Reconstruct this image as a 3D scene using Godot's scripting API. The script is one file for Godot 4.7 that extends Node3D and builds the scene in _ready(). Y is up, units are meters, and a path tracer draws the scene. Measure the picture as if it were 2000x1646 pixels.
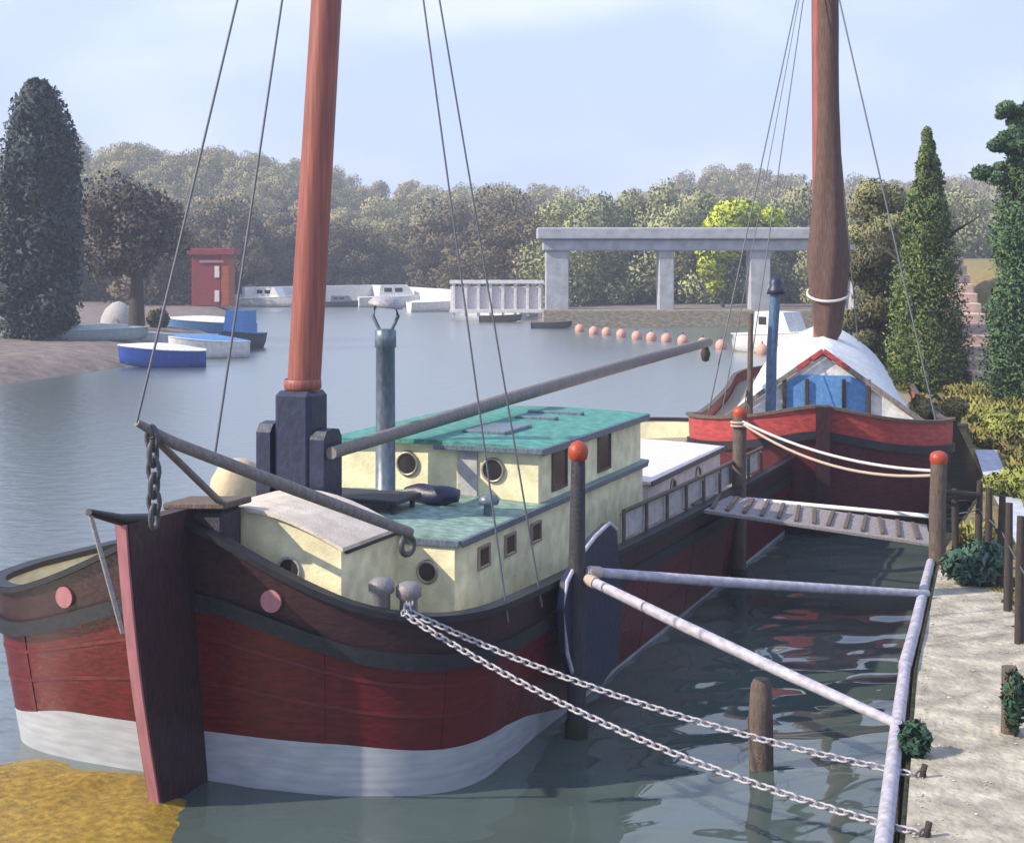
extends Node3D
# A moored red barge on a river, seen from a raised bank. x right, y up, -z away from the viewer, metres.

var rng := RandomNumberGenerator.new()
var M := {}
var T := {}
var taken := {}

# ---------------------------------------------------------------- naming
func numbered(called: String) -> String:
	if not taken.has(called):
		taken[called] = 0
		return called
	taken[called] += 1
	return "%s_%03d" % [called, taken[called]]

func tag(o: Node, label := "", category := "", group := "", kind := "") -> Node:
	if label: o.set_meta("label", label)
	if category: o.set_meta("category", category)
	if group: o.set_meta("group", group)
	if kind: o.set_meta("kind", kind)
	return o

func thing(called: String, label: String, category: String, at := Vector3.ZERO, turn := 0.0, group := "") -> Node3D:
	var o = Node3D.new()
	o.name = numbered(called)
	add_child(o)
	o.position = at
	o.rotation.y = turn
	tag(o, label, category, group)
	return o

func put(called: String, mesh: Mesh, m: Material, parent: Node = null) -> MeshInstance3D:
	var o = MeshInstance3D.new()
	o.mesh = mesh
	o.material_override = m
	o.cast_shadow = GeometryInstance3D.SHADOW_CASTING_SETTING_ON
	if parent == null:
		o.name = numbered(called)
		add_child(o)
	else:
		o.name = called
		parent.add_child(o, true)
	return o

func obj(called: String, st: SurfaceTool, m: Material, parent: Node = null) -> MeshInstance3D:
	st.generate_normals()
	return put(called, st.commit(), m, parent)

func copy_of(o: Node3D, label := "", group := "") -> Node3D:
	var c: Node3D = o.duplicate()
	var base: String = o.get_meta("base_name", String(o.name))
	c.name = numbered(base)
	add_child(c)
	if label: c.set_meta("label", label)
	if group: c.set_meta("group", group)
	return c

# ---------------------------------------------------------------- textures and materials
func noise_tex(sd: int, freq: float, lo: float, hi: float, octaves := 4, kind := FastNoiseLite.TYPE_SIMPLEX_SMOOTH) -> NoiseTexture2D:
	var n = FastNoiseLite.new()
	n.seed = sd
	n.noise_type = kind
	n.frequency = freq
	n.fractal_octaves = octaves
	var g = Gradient.new()
	g.set_color(0, Color(lo, lo, lo))
	g.set_color(1, Color(hi, hi, hi))
	var t = NoiseTexture2D.new()
	t.width = 512
	t.height = 512
	t.seamless = true
	t.noise = n
	t.color_ramp = g
	return t

func normal_tex(sd: int, freq: float, strength: float, octaves := 4) -> NoiseTexture2D:
	var n = FastNoiseLite.new()
	n.seed = sd
	n.noise_type = FastNoiseLite.TYPE_SIMPLEX_SMOOTH
	n.frequency = freq
	n.fractal_octaves = octaves
	var t = NoiseTexture2D.new()
	t.width = 512
	t.height = 512
	t.seamless = true
	t.noise = n
	t.as_normal_map = true
	t.bump_strength = strength
	return t

func lin(r: float, g: float, b: float) -> Color:
	return Color(r, g, b).linear_to_srgb()

func mat(c: Color, rough: float, tex = null, scale := Vector3(0.5, 0.5, 0.5), nrm = null, nscale := 0.5, world := false) -> StandardMaterial3D:
	var m = StandardMaterial3D.new()
	m.albedo_color = c
	m.roughness = rough
	if tex != null:
		m.albedo_texture = tex
	if nrm != null:
		m.normal_enabled = true
		m.normal_texture = nrm
		m.normal_scale = nscale
	m.uv1_triplanar = true
	m.uv1_world_triplanar = world
	m.uv1_scale = scale
	return m

func make_materials() -> void:
	T.soft = noise_tex(3, 0.012, 0.80, 1.0, 5)
	T.patch = noise_tex(8, 0.02, 0.62, 1.0, 5)
	T.fine = noise_tex(15, 0.06, 0.7, 1.0, 3)
	T.n_soft = normal_tex(21, 0.03, 3.0, 4)
	T.n_fine = normal_tex(22, 0.09, 4.0, 3)
	T.n_water = normal_tex(24, 0.022, 5.0, 4)
	M.bulwark = mat(lin(0.048, 0.014, 0.02), 0.5, T.patch, Vector3(0.5, 1.2, 0.5), T.n_soft, 0.5)
	M.hull_red = mat(lin(0.155, 0.008, 0.012), 0.42, T.patch, Vector3(0.35, 1.3, 0.35), T.n_soft, 0.5)
	M.boot = mat(lin(0.48, 0.51, 0.57), 0.6, T.soft, Vector3(0.3, 1.6, 0.3), T.n_soft, 0.15)
	M.wale = mat(lin(0.014, 0.015, 0.024), 0.5, T.patch, Vector3(0.7, 0.7, 0.7), T.n_soft, 0.4)
	M.stem = mat(lin(0.055, 0.017, 0.024), 0.55, T.patch, Vector3(1.5, 0.4, 1.5), T.n_soft, 0.6)
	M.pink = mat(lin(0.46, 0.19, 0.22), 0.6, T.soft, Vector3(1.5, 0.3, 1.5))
	M.cream = mat(lin(0.88, 0.83, 0.56), 0.6, T.soft, Vector3(0.5, 0.5, 0.5), T.n_fine, 0.15)
	M.sandroof = mat(lin(0.70, 0.62, 0.54), 0.75, T.soft, Vector3(0.6, 0.6, 0.6), T.n_fine, 0.3)
	M.greenroof = mat(lin(0.27, 0.42, 0.37), 0.7, T.patch, Vector3(0.6, 0.6, 0.6), T.n_fine, 0.3)
	M.tealroof = mat(lin(0.08, 0.36, 0.31), 0.6, T.patch, Vector3(0.6, 0.6, 0.6), T.n_fine, 0.3)
	M.mast = mat(lin(0.37, 0.11, 0.085), 0.5, T.patch, Vector3(2.6, 0.09, 2.6), T.n_soft, 0.25)
	M.navy = mat(lin(0.016, 0.026, 0.075), 0.45, T.patch, Vector3(0.8, 0.5, 0.8), T.n_soft, 0.4)
	M.spar = mat(lin(0.27, 0.24, 0.23), 0.75, T.patch, Vector3(2, 0.5, 2), T.n_fine, 0.5)
	M.oldwood = mat(lin(0.16, 0.12, 0.10), 0.85, T.patch, Vector3(3, 0.5, 3), T.n_fine, 0.8)
	M.greywood = mat(lin(0.36, 0.32, 0.33), 0.85, T.patch, Vector3(2.5, 2.5, 0.8), T.n_fine, 0.7)
	M.darkwood = mat(lin(0.06, 0.045, 0.04), 0.8, T.patch, Vector3(3, 0.6, 3), T.n_fine, 0.8)
	M.pile = mat(lin(0.05, 0.05, 0.065), 0.7, T.patch, Vector3(3, 0.4, 3), T.n_fine, 0.8)
	M.weed = mat(lin(0.025, 0.04, 0.015), 0.8, T.patch, Vector3(6, 6, 6), T.n_fine, 1.0)
	M.iron = mat(lin(0.10, 0.10, 0.115), 0.5, T.patch, Vector3(4, 4, 4), T.n_fine, 0.4)
	M.bluegrey = mat(lin(0.20, 0.26, 0.34), 0.4, T.patch, Vector3(2, 0.6, 2))
	M.bluegrey.metallic = 0.3
	M.bluepipe = mat(lin(0.10, 0.19, 0.34), 0.4, T.patch, Vector3(2, 0.6, 2))
	M.galv = mat(lin(0.52, 0.50, 0.55), 0.5, T.patch, Vector3(3, 3, 3), T.n_fine, 0.3)
	M.palepole = mat(lin(0.58, 0.56, 0.66), 0.6, T.patch, Vector3(0.9, 0.9, 0.9), T.n_soft, 0.2)
	M.steel = mat(lin(0.30, 0.28, 0.30), 0.5, T.patch, Vector3(4, 4, 4), T.n_fine, 0.5)
	M.wire = mat(lin(0.09, 0.10, 0.12), 0.5)
	M.wirelight = mat(lin(0.5, 0.52, 0.58), 0.5)
	M.rope = mat(lin(0.62, 0.50, 0.42), 0.9, T.fine, Vector3(8, 8, 8), T.n_fine, 1.0)
	M.whiterope = mat(lin(0.8, 0.77, 0.78), 0.9, T.fine, Vector3(8, 8, 8), T.n_fine, 1.0)
	M.redcap = mat(lin(0.55, 0.07, 0.02), 0.5, T.patch, Vector3(5, 5, 5))
	M.red2 = mat(lin(0.58, 0.085, 0.085), 0.5, T.patch, Vector3(0.5, 1.2, 0.5), T.n_soft, 0.4)
	M.maroon2 = mat(lin(0.13, 0.02, 0.03), 0.5, T.patch, Vector3(0.5, 1.2, 0.5), T.n_soft, 0.4)
	M.canvas = mat(lin(0.74, 0.78, 0.82), 0.85, T.soft, Vector3(0.8, 0.8, 0.8), T.n_soft, 0.6)
	M.greycanvas = mat(lin(0.46, 0.45, 0.46), 0.9, T.soft, Vector3(0.8, 0.8, 0.8), T.n_soft, 0.6)
	M.pinkwhite = mat(lin(0.82, 0.74, 0.76), 0.8, T.soft, Vector3(1, 1, 1), T.n_soft, 0.5)
	M.blue = mat(lin(0.10, 0.28, 0.62), 0.6, T.soft, Vector3(1, 1, 1), T.n_soft, 0.6)
	M.bluehull = mat(lin(0.03, 0.09, 0.42), 0.4, T.soft, Vector3(0.6, 0.6, 0.6))
	M.white = mat(lin(0.82, 0.82, 0.84), 0.5, T.soft, Vector3(0.5, 0.5, 0.5))
	M.sail = mat(lin(0.15, 0.085, 0.07), 0.9, T.patch, Vector3(2.5, 0.3, 2.5), T.n_soft, 0.8)
	M.beige = mat(lin(0.60, 0.50, 0.34), 0.85, T.soft, Vector3(0.8, 0.8, 0.8), T.n_soft, 0.6)
	M.glass = mat(lin(0.03, 0.028, 0.03), 0.12)
	M.brownglass = mat(lin(0.07, 0.04, 0.035), 0.2)
	M.brass = mat(lin(0.35, 0.30, 0.26), 0.4)
	M.brass.metallic = 0.6
	M.deck = mat(lin(0.42, 0.36, 0.28), 0.8, T.patch, Vector3(2, 2, 0.6), T.n_fine, 0.5)
	M.sand = mat(lin(0.53, 0.49, 0.40), 0.95, T.patch, Vector3(0.23, 0.23, 0.23), T.n_fine, 0.45, true)
	M.bank = mat(lin(0.28, 0.23, 0.10), 0.95, T.patch, Vector3(0.35, 0.35, 0.35), T.n_fine, 1.0, true)
	M.mud = mat(lin(0.42, 0.27, 0.035), 0.6, T.patch, Vector3(0.7, 0.7, 0.7), T.n_soft, 0.8, true)
	M.land = mat(lin(0.26, 0.21, 0.19), 0.95, T.patch, Vector3(0.08, 0.08, 0.08), T.n_soft, 0.8, true)
	M.concrete = mat(lin(0.42, 0.43, 0.48), 0.85, T.soft, Vector3(0.15, 0.15, 0.15), T.n_soft, 0.3)
	M.sill = mat(lin(0.36, 0.32, 0.25), 0.9, T.patch, Vector3(0.2, 0.5, 0.2), T.n_soft, 0.5)
	M.buoy = mat(lin(0.66, 0.36, 0.29), 0.6, T.soft, Vector3(1, 1, 1))
	M.shed = mat(lin(0.26, 0.035, 0.04), 0.8, T.soft, Vector3(0.5, 0.5, 0.5))
	M.shedside = mat(lin(0.42, 0.09, 0.03), 0.8, T.soft, Vector3(0.5, 0.5, 0.5))
	M.step = mat(lin(0.62, 0.46, 0.40), 0.9, T.soft, Vector3(0.5, 0.5, 0.5), T.n_fine, 0.5)
	M.bluepath = mat(lin(0.52, 0.57, 0.68), 0.8, T.soft, Vector3(0.6, 0.6, 0.6), T.n_fine, 0.3)
	M.punt = mat(lin(0.34, 0.44, 0.46), 0.5, T.soft, Vector3(0.5, 0.5, 0.5))
	M.darkboat = mat(lin(0.05, 0.055, 0.075), 0.6)
	M.bark = mat(lin(0.085, 0.065, 0.05), 0.9, T.patch, Vector3(1.2, 0.3, 1.2), T.n_soft, 1.0)
	M.leaf = mat(Color.WHITE, 0.75)
	M.leaf.uv1_triplanar = false
	M.leaf.vertex_color_use_as_albedo = true
	M.leaf.backlight = Color(0.25, 0.25, 0.25)
	M.stone = mat(Color.WHITE, 0.9)
	M.stone.vertex_color_use_as_albedo = true
	var water_colour = lin(0.06, 0.085, 0.08)
	var w = StandardMaterial3D.new()
	w.albedo_color = water_colour
	w.roughness = 0.3
	w.metallic_specular = 1.0
	w.clearcoat_enabled = true
	w.clearcoat = 1.0
	w.clearcoat_roughness = 0.3
	w.normal_enabled = true
	w.normal_texture = T.n_water
	w.normal_scale = 0.6
	w.uv1_triplanar = true
	w.uv1_world_triplanar = true
	w.uv1_scale = Vector3(0.11, 0.11, 0.16)
	M.river = w
	var bw = StandardMaterial3D.new()
	bw.albedo_color = water_colour
	bw.roughness = 0.03
	bw.metallic_specular = 0.5
	M.basin = bw

# ---------------------------------------------------------------- mesh helpers
func mb(smooth := false) -> SurfaceTool:
	var st = SurfaceTool.new()
	st.begin(Mesh.PRIMITIVE_TRIANGLES)
	st.set_smooth_group(0 if smooth else -1)
	return st

func tri(st: SurfaceTool, a: Vector3, b: Vector3, c: Vector3) -> void:
	st.add_vertex(a)
	st.add_vertex(b)
	st.add_vertex(c)

func quad(st: SurfaceTool, a: Vector3, b: Vector3, c: Vector3, d: Vector3) -> void:
	tri(st, a, b, c)
	tri(st, a, c, d)

# polygon turned so that it faces away from `inside`
func face(st: SurfaceTool, p: Array, inside: Vector3) -> void:
	var n: Vector3 = (p[1] - p[0]).cross(p[2] - p[0])
	if n.dot(p[0] - inside) > 0.0:
		p.reverse()
	for i in range(1, p.size() - 1):
		tri(st, p[0], p[i], p[i + 1])

# chamfered box
func box(st: SurfaceTool, c: Vector3, size: Vector3, b := Basis.IDENTITY, ch := 0.012) -> void:
	var h = size * 0.5
	ch = min(ch, min(h.x, min(h.y, h.z)) * 0.45)
	var v = {}
	for sx in [-1, 1]:
		for sy in [-1, 1]:
			for sz in [-1, 1]:
				v[[sx, sy, sz, 0]] = c + b * Vector3(sx * h.x, sy * (h.y - ch), sz * (h.z - ch))
				v[[sx, sy, sz, 1]] = c + b * Vector3(sx * (h.x - ch), sy * h.y, sz * (h.z - ch))
				v[[sx, sy, sz, 2]] = c + b * Vector3(sx * (h.x - ch), sy * (h.y - ch), sz * h.z)
				face(st, [v[[sx, sy, sz, 0]], v[[sx, sy, sz, 1]], v[[sx, sy, sz, 2]]], c)
	for s in [-1, 1]:
		face(st, [v[[s, -1, -1, 0]], v[[s, 1, -1, 0]], v[[s, 1, 1, 0]], v[[s, -1, 1, 0]]], c)
		face(st, [v[[-1, s, -1, 1]], v[[1, s, -1, 1]], v[[1, s, 1, 1]], v[[-1, s, 1, 1]]], c)
		face(st, [v[[-1, -1, s, 2]], v[[1, -1, s, 2]], v[[1, 1, s, 2]], v[[-1, 1, s, 2]]], c)
		for q in [-1, 1]:
			face(st, [v[[s, q, -1, 0]], v[[s, q, 1, 0]], v[[s, q, 1, 1]], v[[s, q, -1, 1]]], c)
			face(st, [v[[s, -1, q, 0]], v[[s, 1, q, 0]], v[[s, 1, q, 2]], v[[s, -1, q, 2]]], c)
			face(st, [v[[-1, s, q, 1]], v[[1, s, q, 1]], v[[1, s, q, 2]], v[[-1, s, q, 2]]], c)

# beam of rectangular section from a to b
func beam(st: SurfaceTool, a: Vector3, b: Vector3, w: float, h: float, ch := 0.01) -> void:
	var z = (b - a).normalized()
	var up = Vector3.UP if abs(z.y) < 0.95 else Vector3.BACK
	var x = up.cross(z).normalized()
	box(st, (a + b) * 0.5, Vector3(w, h, (b - a).length()), Basis(x, z.cross(x), z), ch)

# round tube through points
func tube(st: SurfaceTool, pts: Array, radii: Array, sides := 12) -> void:
	var rings = []
	var up = Vector3.UP
	var d0: Vector3 = (pts[1] - pts[0]).normalized()
	if abs(d0.y) > 0.9:
		up = Vector3(0, 0, 1)
	for i in pts.size():
		var d: Vector3 = (pts[min(i + 1, pts.size() - 1)] - pts[max(i - 1, 0)]).normalized()
		var x = up.cross(d).normalized()
		var y = d.cross(x)
		var r = []
		for k in sides:
			var a = TAU * k / sides
			r.append(pts[i] + (x * cos(a) + y * sin(a)) * radii[min(i, radii.size() - 1)])
		rings.append(r)
	for i in pts.size() - 1:
		for k in sides:
			var k2 = (k + 1) % sides
			quad(st, rings[i][k], rings[i][k2], rings[i + 1][k2], rings[i + 1][k])
	st.set_smooth_group(-1)
	for k in sides:
		var k2 = (k + 1) % sides
		tri(st, pts[0], rings[0][k2], rings[0][k])
		tri(st, pts[-1], rings[-1][k], rings[-1][k2])
	st.set_smooth_group(0)

# profile (radius, height) turned round the y axis of xf
func lathe(st: SurfaceTool, prof: Array, sides := 16, xf := Transform3D.IDENTITY, wob := 0.0, folds := 7) -> void:
	for i in prof.size() - 1:
		for k in sides:
			var q = []
			for e in [[i, k], [i + 1, k], [i + 1, k + 1], [i, k + 1]]:
				var a: float = TAU * (e[1] % sides) / sides
				var r: float = prof[e[0]].x * (1.0 + wob * sin(a * folds + prof[e[0]].y * 1.3))
				q.append(xf * Vector3(cos(a) * r, prof[e[0]].y, sin(a) * r))
			if prof[i].x < 0.0005:
				tri(st, q[0], q[1], q[2])
			elif prof[i + 1].x < 0.0005:
				tri(st, q[0], q[1], q[3])
			else:
				quad(st, q[0], q[1], q[2], q[3])

# extruded outline (points in a plane given by o, x, y; thickness along x cross y)
func slab(st: SurfaceTool, outline: Array, o: Vector3, x: Vector3, y: Vector3, thick: float) -> void:
	var n = x.cross(y).normalized() * thick * 0.5
	var poly = PackedVector2Array(outline)
	var idx = Geometry2D.triangulate_polygon(poly)
	var mid = Vector2.ZERO
	for p in poly: mid += p / poly.size()
	var c: Vector3 = o + x * mid.x + y * mid.y
	for s in [-1.0, 1.0]:
		for i in range(0, idx.size(), 3):
			var t = []
			for k in 3:
				var p: Vector2 = poly[idx[i + k]]
				t.append(o + x * p.x + y * p.y + n * s)
			face(st, t, t[0] - n * s)
	for i in poly.size():
		var a: Vector3 = o + x * poly[i].x + y * poly[i].y
		var j = (i + 1) % poly.size()
		var b: Vector3 = o + x * poly[j].x + y * poly[j].y
		face(st, [a - n, b - n, b + n, a + n], c)

# grid of points rows x cols
func sheet(st: SurfaceTool, g: Array, flip := false) -> void:
	for i in g.size() - 1:
		for k in g[i].size() - 1:
			if flip:
				quad(st, g[i][k], g[i + 1][k], g[i + 1][k + 1], g[i][k + 1])
			else:
				quad(st, g[i][k], g[i][k + 1], g[i + 1][k + 1], g[i + 1][k])

func disc(st: SurfaceTool, c: Vector3, n: Vector3, r: float, thick: float, sides := 16, oval := 1.0) -> void:
	var x = (Vector3.UP.cross(n)).normalized()
	var y = n.cross(x).normalized()
	var o = []
	for k in sides:
		var a = TAU * k / sides
		o.append(Vector2(cos(a) * r, sin(a) * r * oval))
	slab(st, o, c, x, y, thick)

# ring (torus) round axis n
func ring(st: SurfaceTool, c: Vector3, n: Vector3, r: float, t: float, stretch := 1.0, sides := 16, tsides := 8) -> void:
	var x = n.cross(Vector3.UP if abs(n.y) < 0.9 else Vector3.RIGHT).normalized()
	var y = n.cross(x).normalized()
	for k in sides:
		for j in tsides:
			var q = []
			for e in [[k, j], [k + 1, j], [k + 1, j + 1], [k, j + 1]]:
				var a: float = TAU * (e[0] % sides) / sides
				var b: float = TAU * (e[1] % tsides) / tsides
				var d = x * cos(a) * stretch + y * sin(a)
				q.append(c + d * r + ((x * cos(a) + y * sin(a)) * cos(b) + n * sin(b)) * t)
			quad(st, q[0], q[1], q[2], q[3])

# round opening: rim and pane, set on a wall
func porthole(parent: Node, c: Vector3, n: Vector3, r: float, rim: Material, oval := 1.0, called := "porthole") -> void:
	var a = mb()
	disc(a, c + n * 0.008, n, r, 0.012, 20, oval)
	var pane = obj(called, a, M.glass, parent)
	var b = mb(true)
	ring(b, c + n * 0.016, n, r, 0.016, 1.0, 20, 6)
	obj("rim", b, rim, pane)

# chain along points: each link a part
func link_mesh(length: float, wire: float) -> Mesh:
	var st = mb(true)
	ring(st, Vector3.ZERO, Vector3(0, 0, 1), length * 0.27, wire, 1.9, 14, 6)
	st.generate_normals()
	return st.commit()

func lay_chain(parent: Node3D, pts: Array, pitch: float, mesh: Mesh, m: Material) -> void:
	var curve = Curve3D.new()
	for p in pts: curve.add_point(p)
	curve.bake_interval = 0.02
	var n = int(curve.get_baked_length() / pitch)
	for i in n:
		var p = curve.sample_baked((i + 0.5) * pitch)
		var d = (curve.sample_baked((i + 0.9) * pitch) - curve.sample_baked((i + 0.1) * pitch)).normalized()
		var o = put("link", mesh, m, parent)
		var up = Vector3.UP if abs(d.y) < 0.95 else Vector3.RIGHT
		var z = d.cross(up).normalized()
		var b = Basis(d, z.cross(d), z)
		o.transform = Transform3D(b * Basis(Vector3.RIGHT, (PI / 2 if i % 2 else 0.0) + 0.35), p)

# hanging line between two points
func sag(a: Vector3, b: Vector3, drop: float, n := 16) -> Array:
	var r = []
	for i in n + 1:
		var t = float(i) / n
		r.append(a.lerp(b, t) - Vector3(0, drop * 4.0 * t * (1.0 - t), 0))
	return r

# ---------------------------------------------------------------- foliage
func leaves(parts: Array, size: float, sd: int, tones: Array, droop := 0.0, long := 1.0) -> ArrayMesh:
	# parts: [centre, radii, count]
	var r = RandomNumberGenerator.new()
	r.seed = sd
	var v = PackedVector3Array()
	var c = PackedColorArray()
	var nrm = PackedVector3Array()
	for p in parts:
		var tint: float = r.randf_range(0.85, 1.15)
		for i in int(p[2]):
			var d = Vector3(r.randfn(), r.randfn(), r.randfn()).normalized()
			var q: Vector3 = p[0] + d * p[1] * pow(r.randf(), 0.28) * r.randf_range(0.85, 1.08)
			var u = Vector3(r.randfn(), r.randfn() - droop, r.randfn()).normalized()
			var w = u.cross(Vector3(r.randfn(), r.randfn(), r.randfn()).normalized()).normalized()
			var s = size * r.randf_range(0.55, 1.2)
			u *= s * long
			w *= s * 0.55
			var t: Color = tones[r.randi() % tones.size()]
			var k = tint * r.randf_range(0.88, 1.12)
			var col = Color(t.r * k, t.g * k, t.b * k)
			var f = (u * 2.0).cross(w).normalized()
			if f.dot(d) < 0.0:
				w = -w
				f = -f
			var nv = (f * 0.35 + d * 0.65).normalized()
			for e in [q - u, q - u * 0.1 + w, q + u, q - u, q + u, q - u * 0.1 - w]:
				v.append(e)
				c.append(col)
				nrm.append(nv)
	var a = []
	a.resize(Mesh.ARRAY_MAX)
	a[Mesh.ARRAY_VERTEX] = v
	a[Mesh.ARRAY_COLOR] = c
	a[Mesh.ARRAY_NORMAL] = nrm
	var m = ArrayMesh.new()
	m.add_surface_from_arrays(Mesh.PRIMITIVE_TRIANGLES, a)
	return m

func broad_clumps(h: float, rad: float, n: int, count: int, sd: int, low := 0.25) -> Array:
	var r = RandomNumberGenerator.new()
	r.seed = sd
	var out = []
	for i in n:
		var a = r.randf() * TAU
		var t = r.randf()
		var y = h * lerp(low, 0.92, t)
		var reach: float = rad * sqrt(max(0.05, 1.0 - pow((t - 0.4) / 0.68, 2))) * r.randf_range(0.25, 0.85)
		var s = rad * r.randf_range(0.28, 0.46)
		out.append([Vector3(cos(a) * reach, y, sin(a) * reach), Vector3(s, s * 0.8, s), count / n])
	return out

func column_clumps(h: float, rad: float, n: int, count: int, sd: int, sharp := 0.8, low := 0.03) -> Array:
	var r = RandomNumberGenerator.new()
	r.seed = sd
	var out = []
	for i in n:
		var t = (i + r.randf()) / n
		var a = r.randf() * TAU
		var env: float = rad * r.randf_range(0.78, 1.12) * (pow(max(0.02, 1.0 - t), sharp) if sharp > 0.0 else sqrt(max(0.03, 1.0 - pow(t, 4.0)))) * (0.75 + 0.25 * sin(min(t * 9.0, PI / 2)))
		var s: float = clamp(env * 0.55, rad * 0.1, rad * 0.42)
		out.append([Vector3(cos(a), 0, sin(a)) * max(0.0, env - s * 0.85) + Vector3(0, h * lerp(low, 0.98, t), 0), Vector3(s, s * 1.5, s), count / n])
	return out

func trunk(parent: Node, h: float, r0: float, limbs: int, sd: int, bend := 0.1) -> void:
	var r = RandomNumberGenerator.new()
	r.seed = sd
	var st = mb(true)
	var top = Vector3(r.randf_range(-bend, bend) * h, h, r.randf_range(-bend, bend) * h)
	tube(st, [Vector3(0, -0.3, 0), Vector3(0, 0.05, 0), Vector3(top.x * 0.2, h * 0.4, top.z * 0.2), top], [r0 * 1.5, r0 * 1.15, r0 * 0.9, r0 * 0.35], 10)
	for i in limbs:
		var a = TAU * (i + r.randf() * 0.5) / limbs
		var b = Vector3(top.x * 0.3, h * r.randf_range(0.45, 0.8), top.z * 0.3)
		var d = Vector3(cos(a), r.randf_range(0.6, 1.2), sin(a)) * h * r.randf_range(0.22, 0.36)
		tube(st, [b, b + d * 0.5 + Vector3(0, 0.05 * h, 0), b + d], [r0 * 0.45, r0 * 0.3, r0 * 0.1], 7)
	obj("trunk", st, M.bark, parent)

# ---------------------------------------------------------------- hull of a barge
# local frame of a barge: x to its right as seen from the bow, y up, -z towards the stern; origin at the foot of the stem on the water
func rail_y(h: Dictionary, s: float) -> float:
	return h.low + h.a1 * pow(max(0.0, 1.0 - s / h.l1), 1.35) + h.a2 * exp(-s / h.l2) + 0.35 * pow(max(0.0, (s - h.len + 6.0) / 6.0), 2)

func hull_at(h: Dictionary, w: float, y: float, out := 0.0) -> Vector3:
	var side = -1.0 if w < 0.0 else 1.0
	var u: float = abs(w)
	var f: float = clamp(y / h.top, -0.3, 1.15)
	var s0: float = h.s0 - h.rake * f
	var B: float = lerp(h.bw, h.br, clamp(sin(clamp(f, 0.0, 1.0) * PI * 0.62) / 1.0, 0.0, 1.0)) + min(0.0, f) * 0.5
	var Lb: float = lerp(h.lw, h.lr, f)
	var s: float
	var b: float
	var p: float = 2.0 / h.p
	if side < 0.0:
		p /= h.port
		Lb /= h.port
		B *= 1.0 + 0.12 * (h.port - 1.0)
	var ls: float = h.len - 3.0
	if u < 0.4:
		var a = u / 0.4 * PI / 2
		s = s0 + Lb * (1.0 - pow(max(cos(a), 0.0), p))
		b = B * pow(sin(a), p)
	elif u < 0.8:
		s = lerp(s0 + Lb, ls, (u - 0.4) / 0.4)
		b = B
	else:
		var a = (u - 0.8) / 0.2 * PI / 2
		s = ls + (3.0 - 0.5 * (1.0 - f)) * pow(sin(a), 0.85)
		b = B * pow(max(cos(a), 0.0), 0.8)
	var pnt = Vector3(b * side + h.off, y, -s)
	if out != 0.0:
		var e = 0.004
		var w1: float = clamp(w - e, -1, 1)
		var w2: float = clamp(w + e, -1, 1)
		if w1 * w2 < 0.0:
			return pnt + Vector3(0, 0, out)
		var d = hull_at(h, w2, y) - hull_at(h, w1, y)
		var nn = Vector3(-d.z, 0, d.x).normalized()
		if nn.dot(pnt - Vector3(h.off, y, -clamp(s, 3.0, h.len - 4.0))) < 0.0:
			nn = -nn
		pnt += nn * out
	return pnt

func stations(n: int) -> Array:
	var r = []
	for i in range(-n, n + 1):
		var t = float(i) / n
		r.append(sign(t) * pow(abs(t), 1.0) if i != 0 else 0.0)
	return r

func s_of(h: Dictionary, w: float) -> float:
	# distance round the bow from the stem, then along the side
	var p = hull_at(h, w, 1.0)
	var ahead = -p.z - h.s0
	return sqrt(ahead * ahead + pow((p.x - h.off) * exp(-max(0.0, ahead) / 2.5), 2))

func hull_band(h: Dictionary, lo: Callable, hi: Callable, rows: int, out := 0.0, n := 60) -> SurfaceTool:
	var st = mb(true)
	var g = []
	for w in stations(n):
		var s = s_of(h, w)
		var col = []
		for k in rows + 1:
			col.append(hull_at(h, w, lerp(lo.call(s), hi.call(s), float(k) / rows), out))
		g.append(col)
	sheet(st, g)
	return st

# strip with a rectangular section that follows the hull
func hull_strake(h: Dictionary, at: Callable, out0: float, out1: float, tall: float, n := 60) -> SurfaceTool:
	var st = mb(true)
	var rows = [[], [], [], [], []]
	for w in stations(n):
		var y: float = at.call(s_of(h, w))
		var a = [hull_at(h, w, y, out0), hull_at(h, w, y, out1), hull_at(h, w, y, out1), hull_at(h, w, y, out0)]
		a[2].y += tall
		a[3].y += tall
		for k in 5:
			rows[k].append(a[k % 4])
	for k in 4:
		st.set_smooth_group(k)
		sheet(st, [rows[k], rows[k + 1]])
	return st

func deck_sheet(h: Dictionary, drop: float) -> SurfaceTool:
	var st = mb(true)
	var g = []
	for i in 61:
		var w = i / 60.0
		var y: float = rail_y(h, s_of(h, w)) - drop
		var a = hull_at(h, w, y, -0.05)
		var col = []
		for k in 7:
			var t = k / 6.0 * 2.0 - 1.0
			col.append(Vector3(h.off + (a.x - h.off) * t, y + 0.06 * (1.0 - t * t), a.z))
		g.append(col)
	sheet(st, g)
	return st

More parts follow.
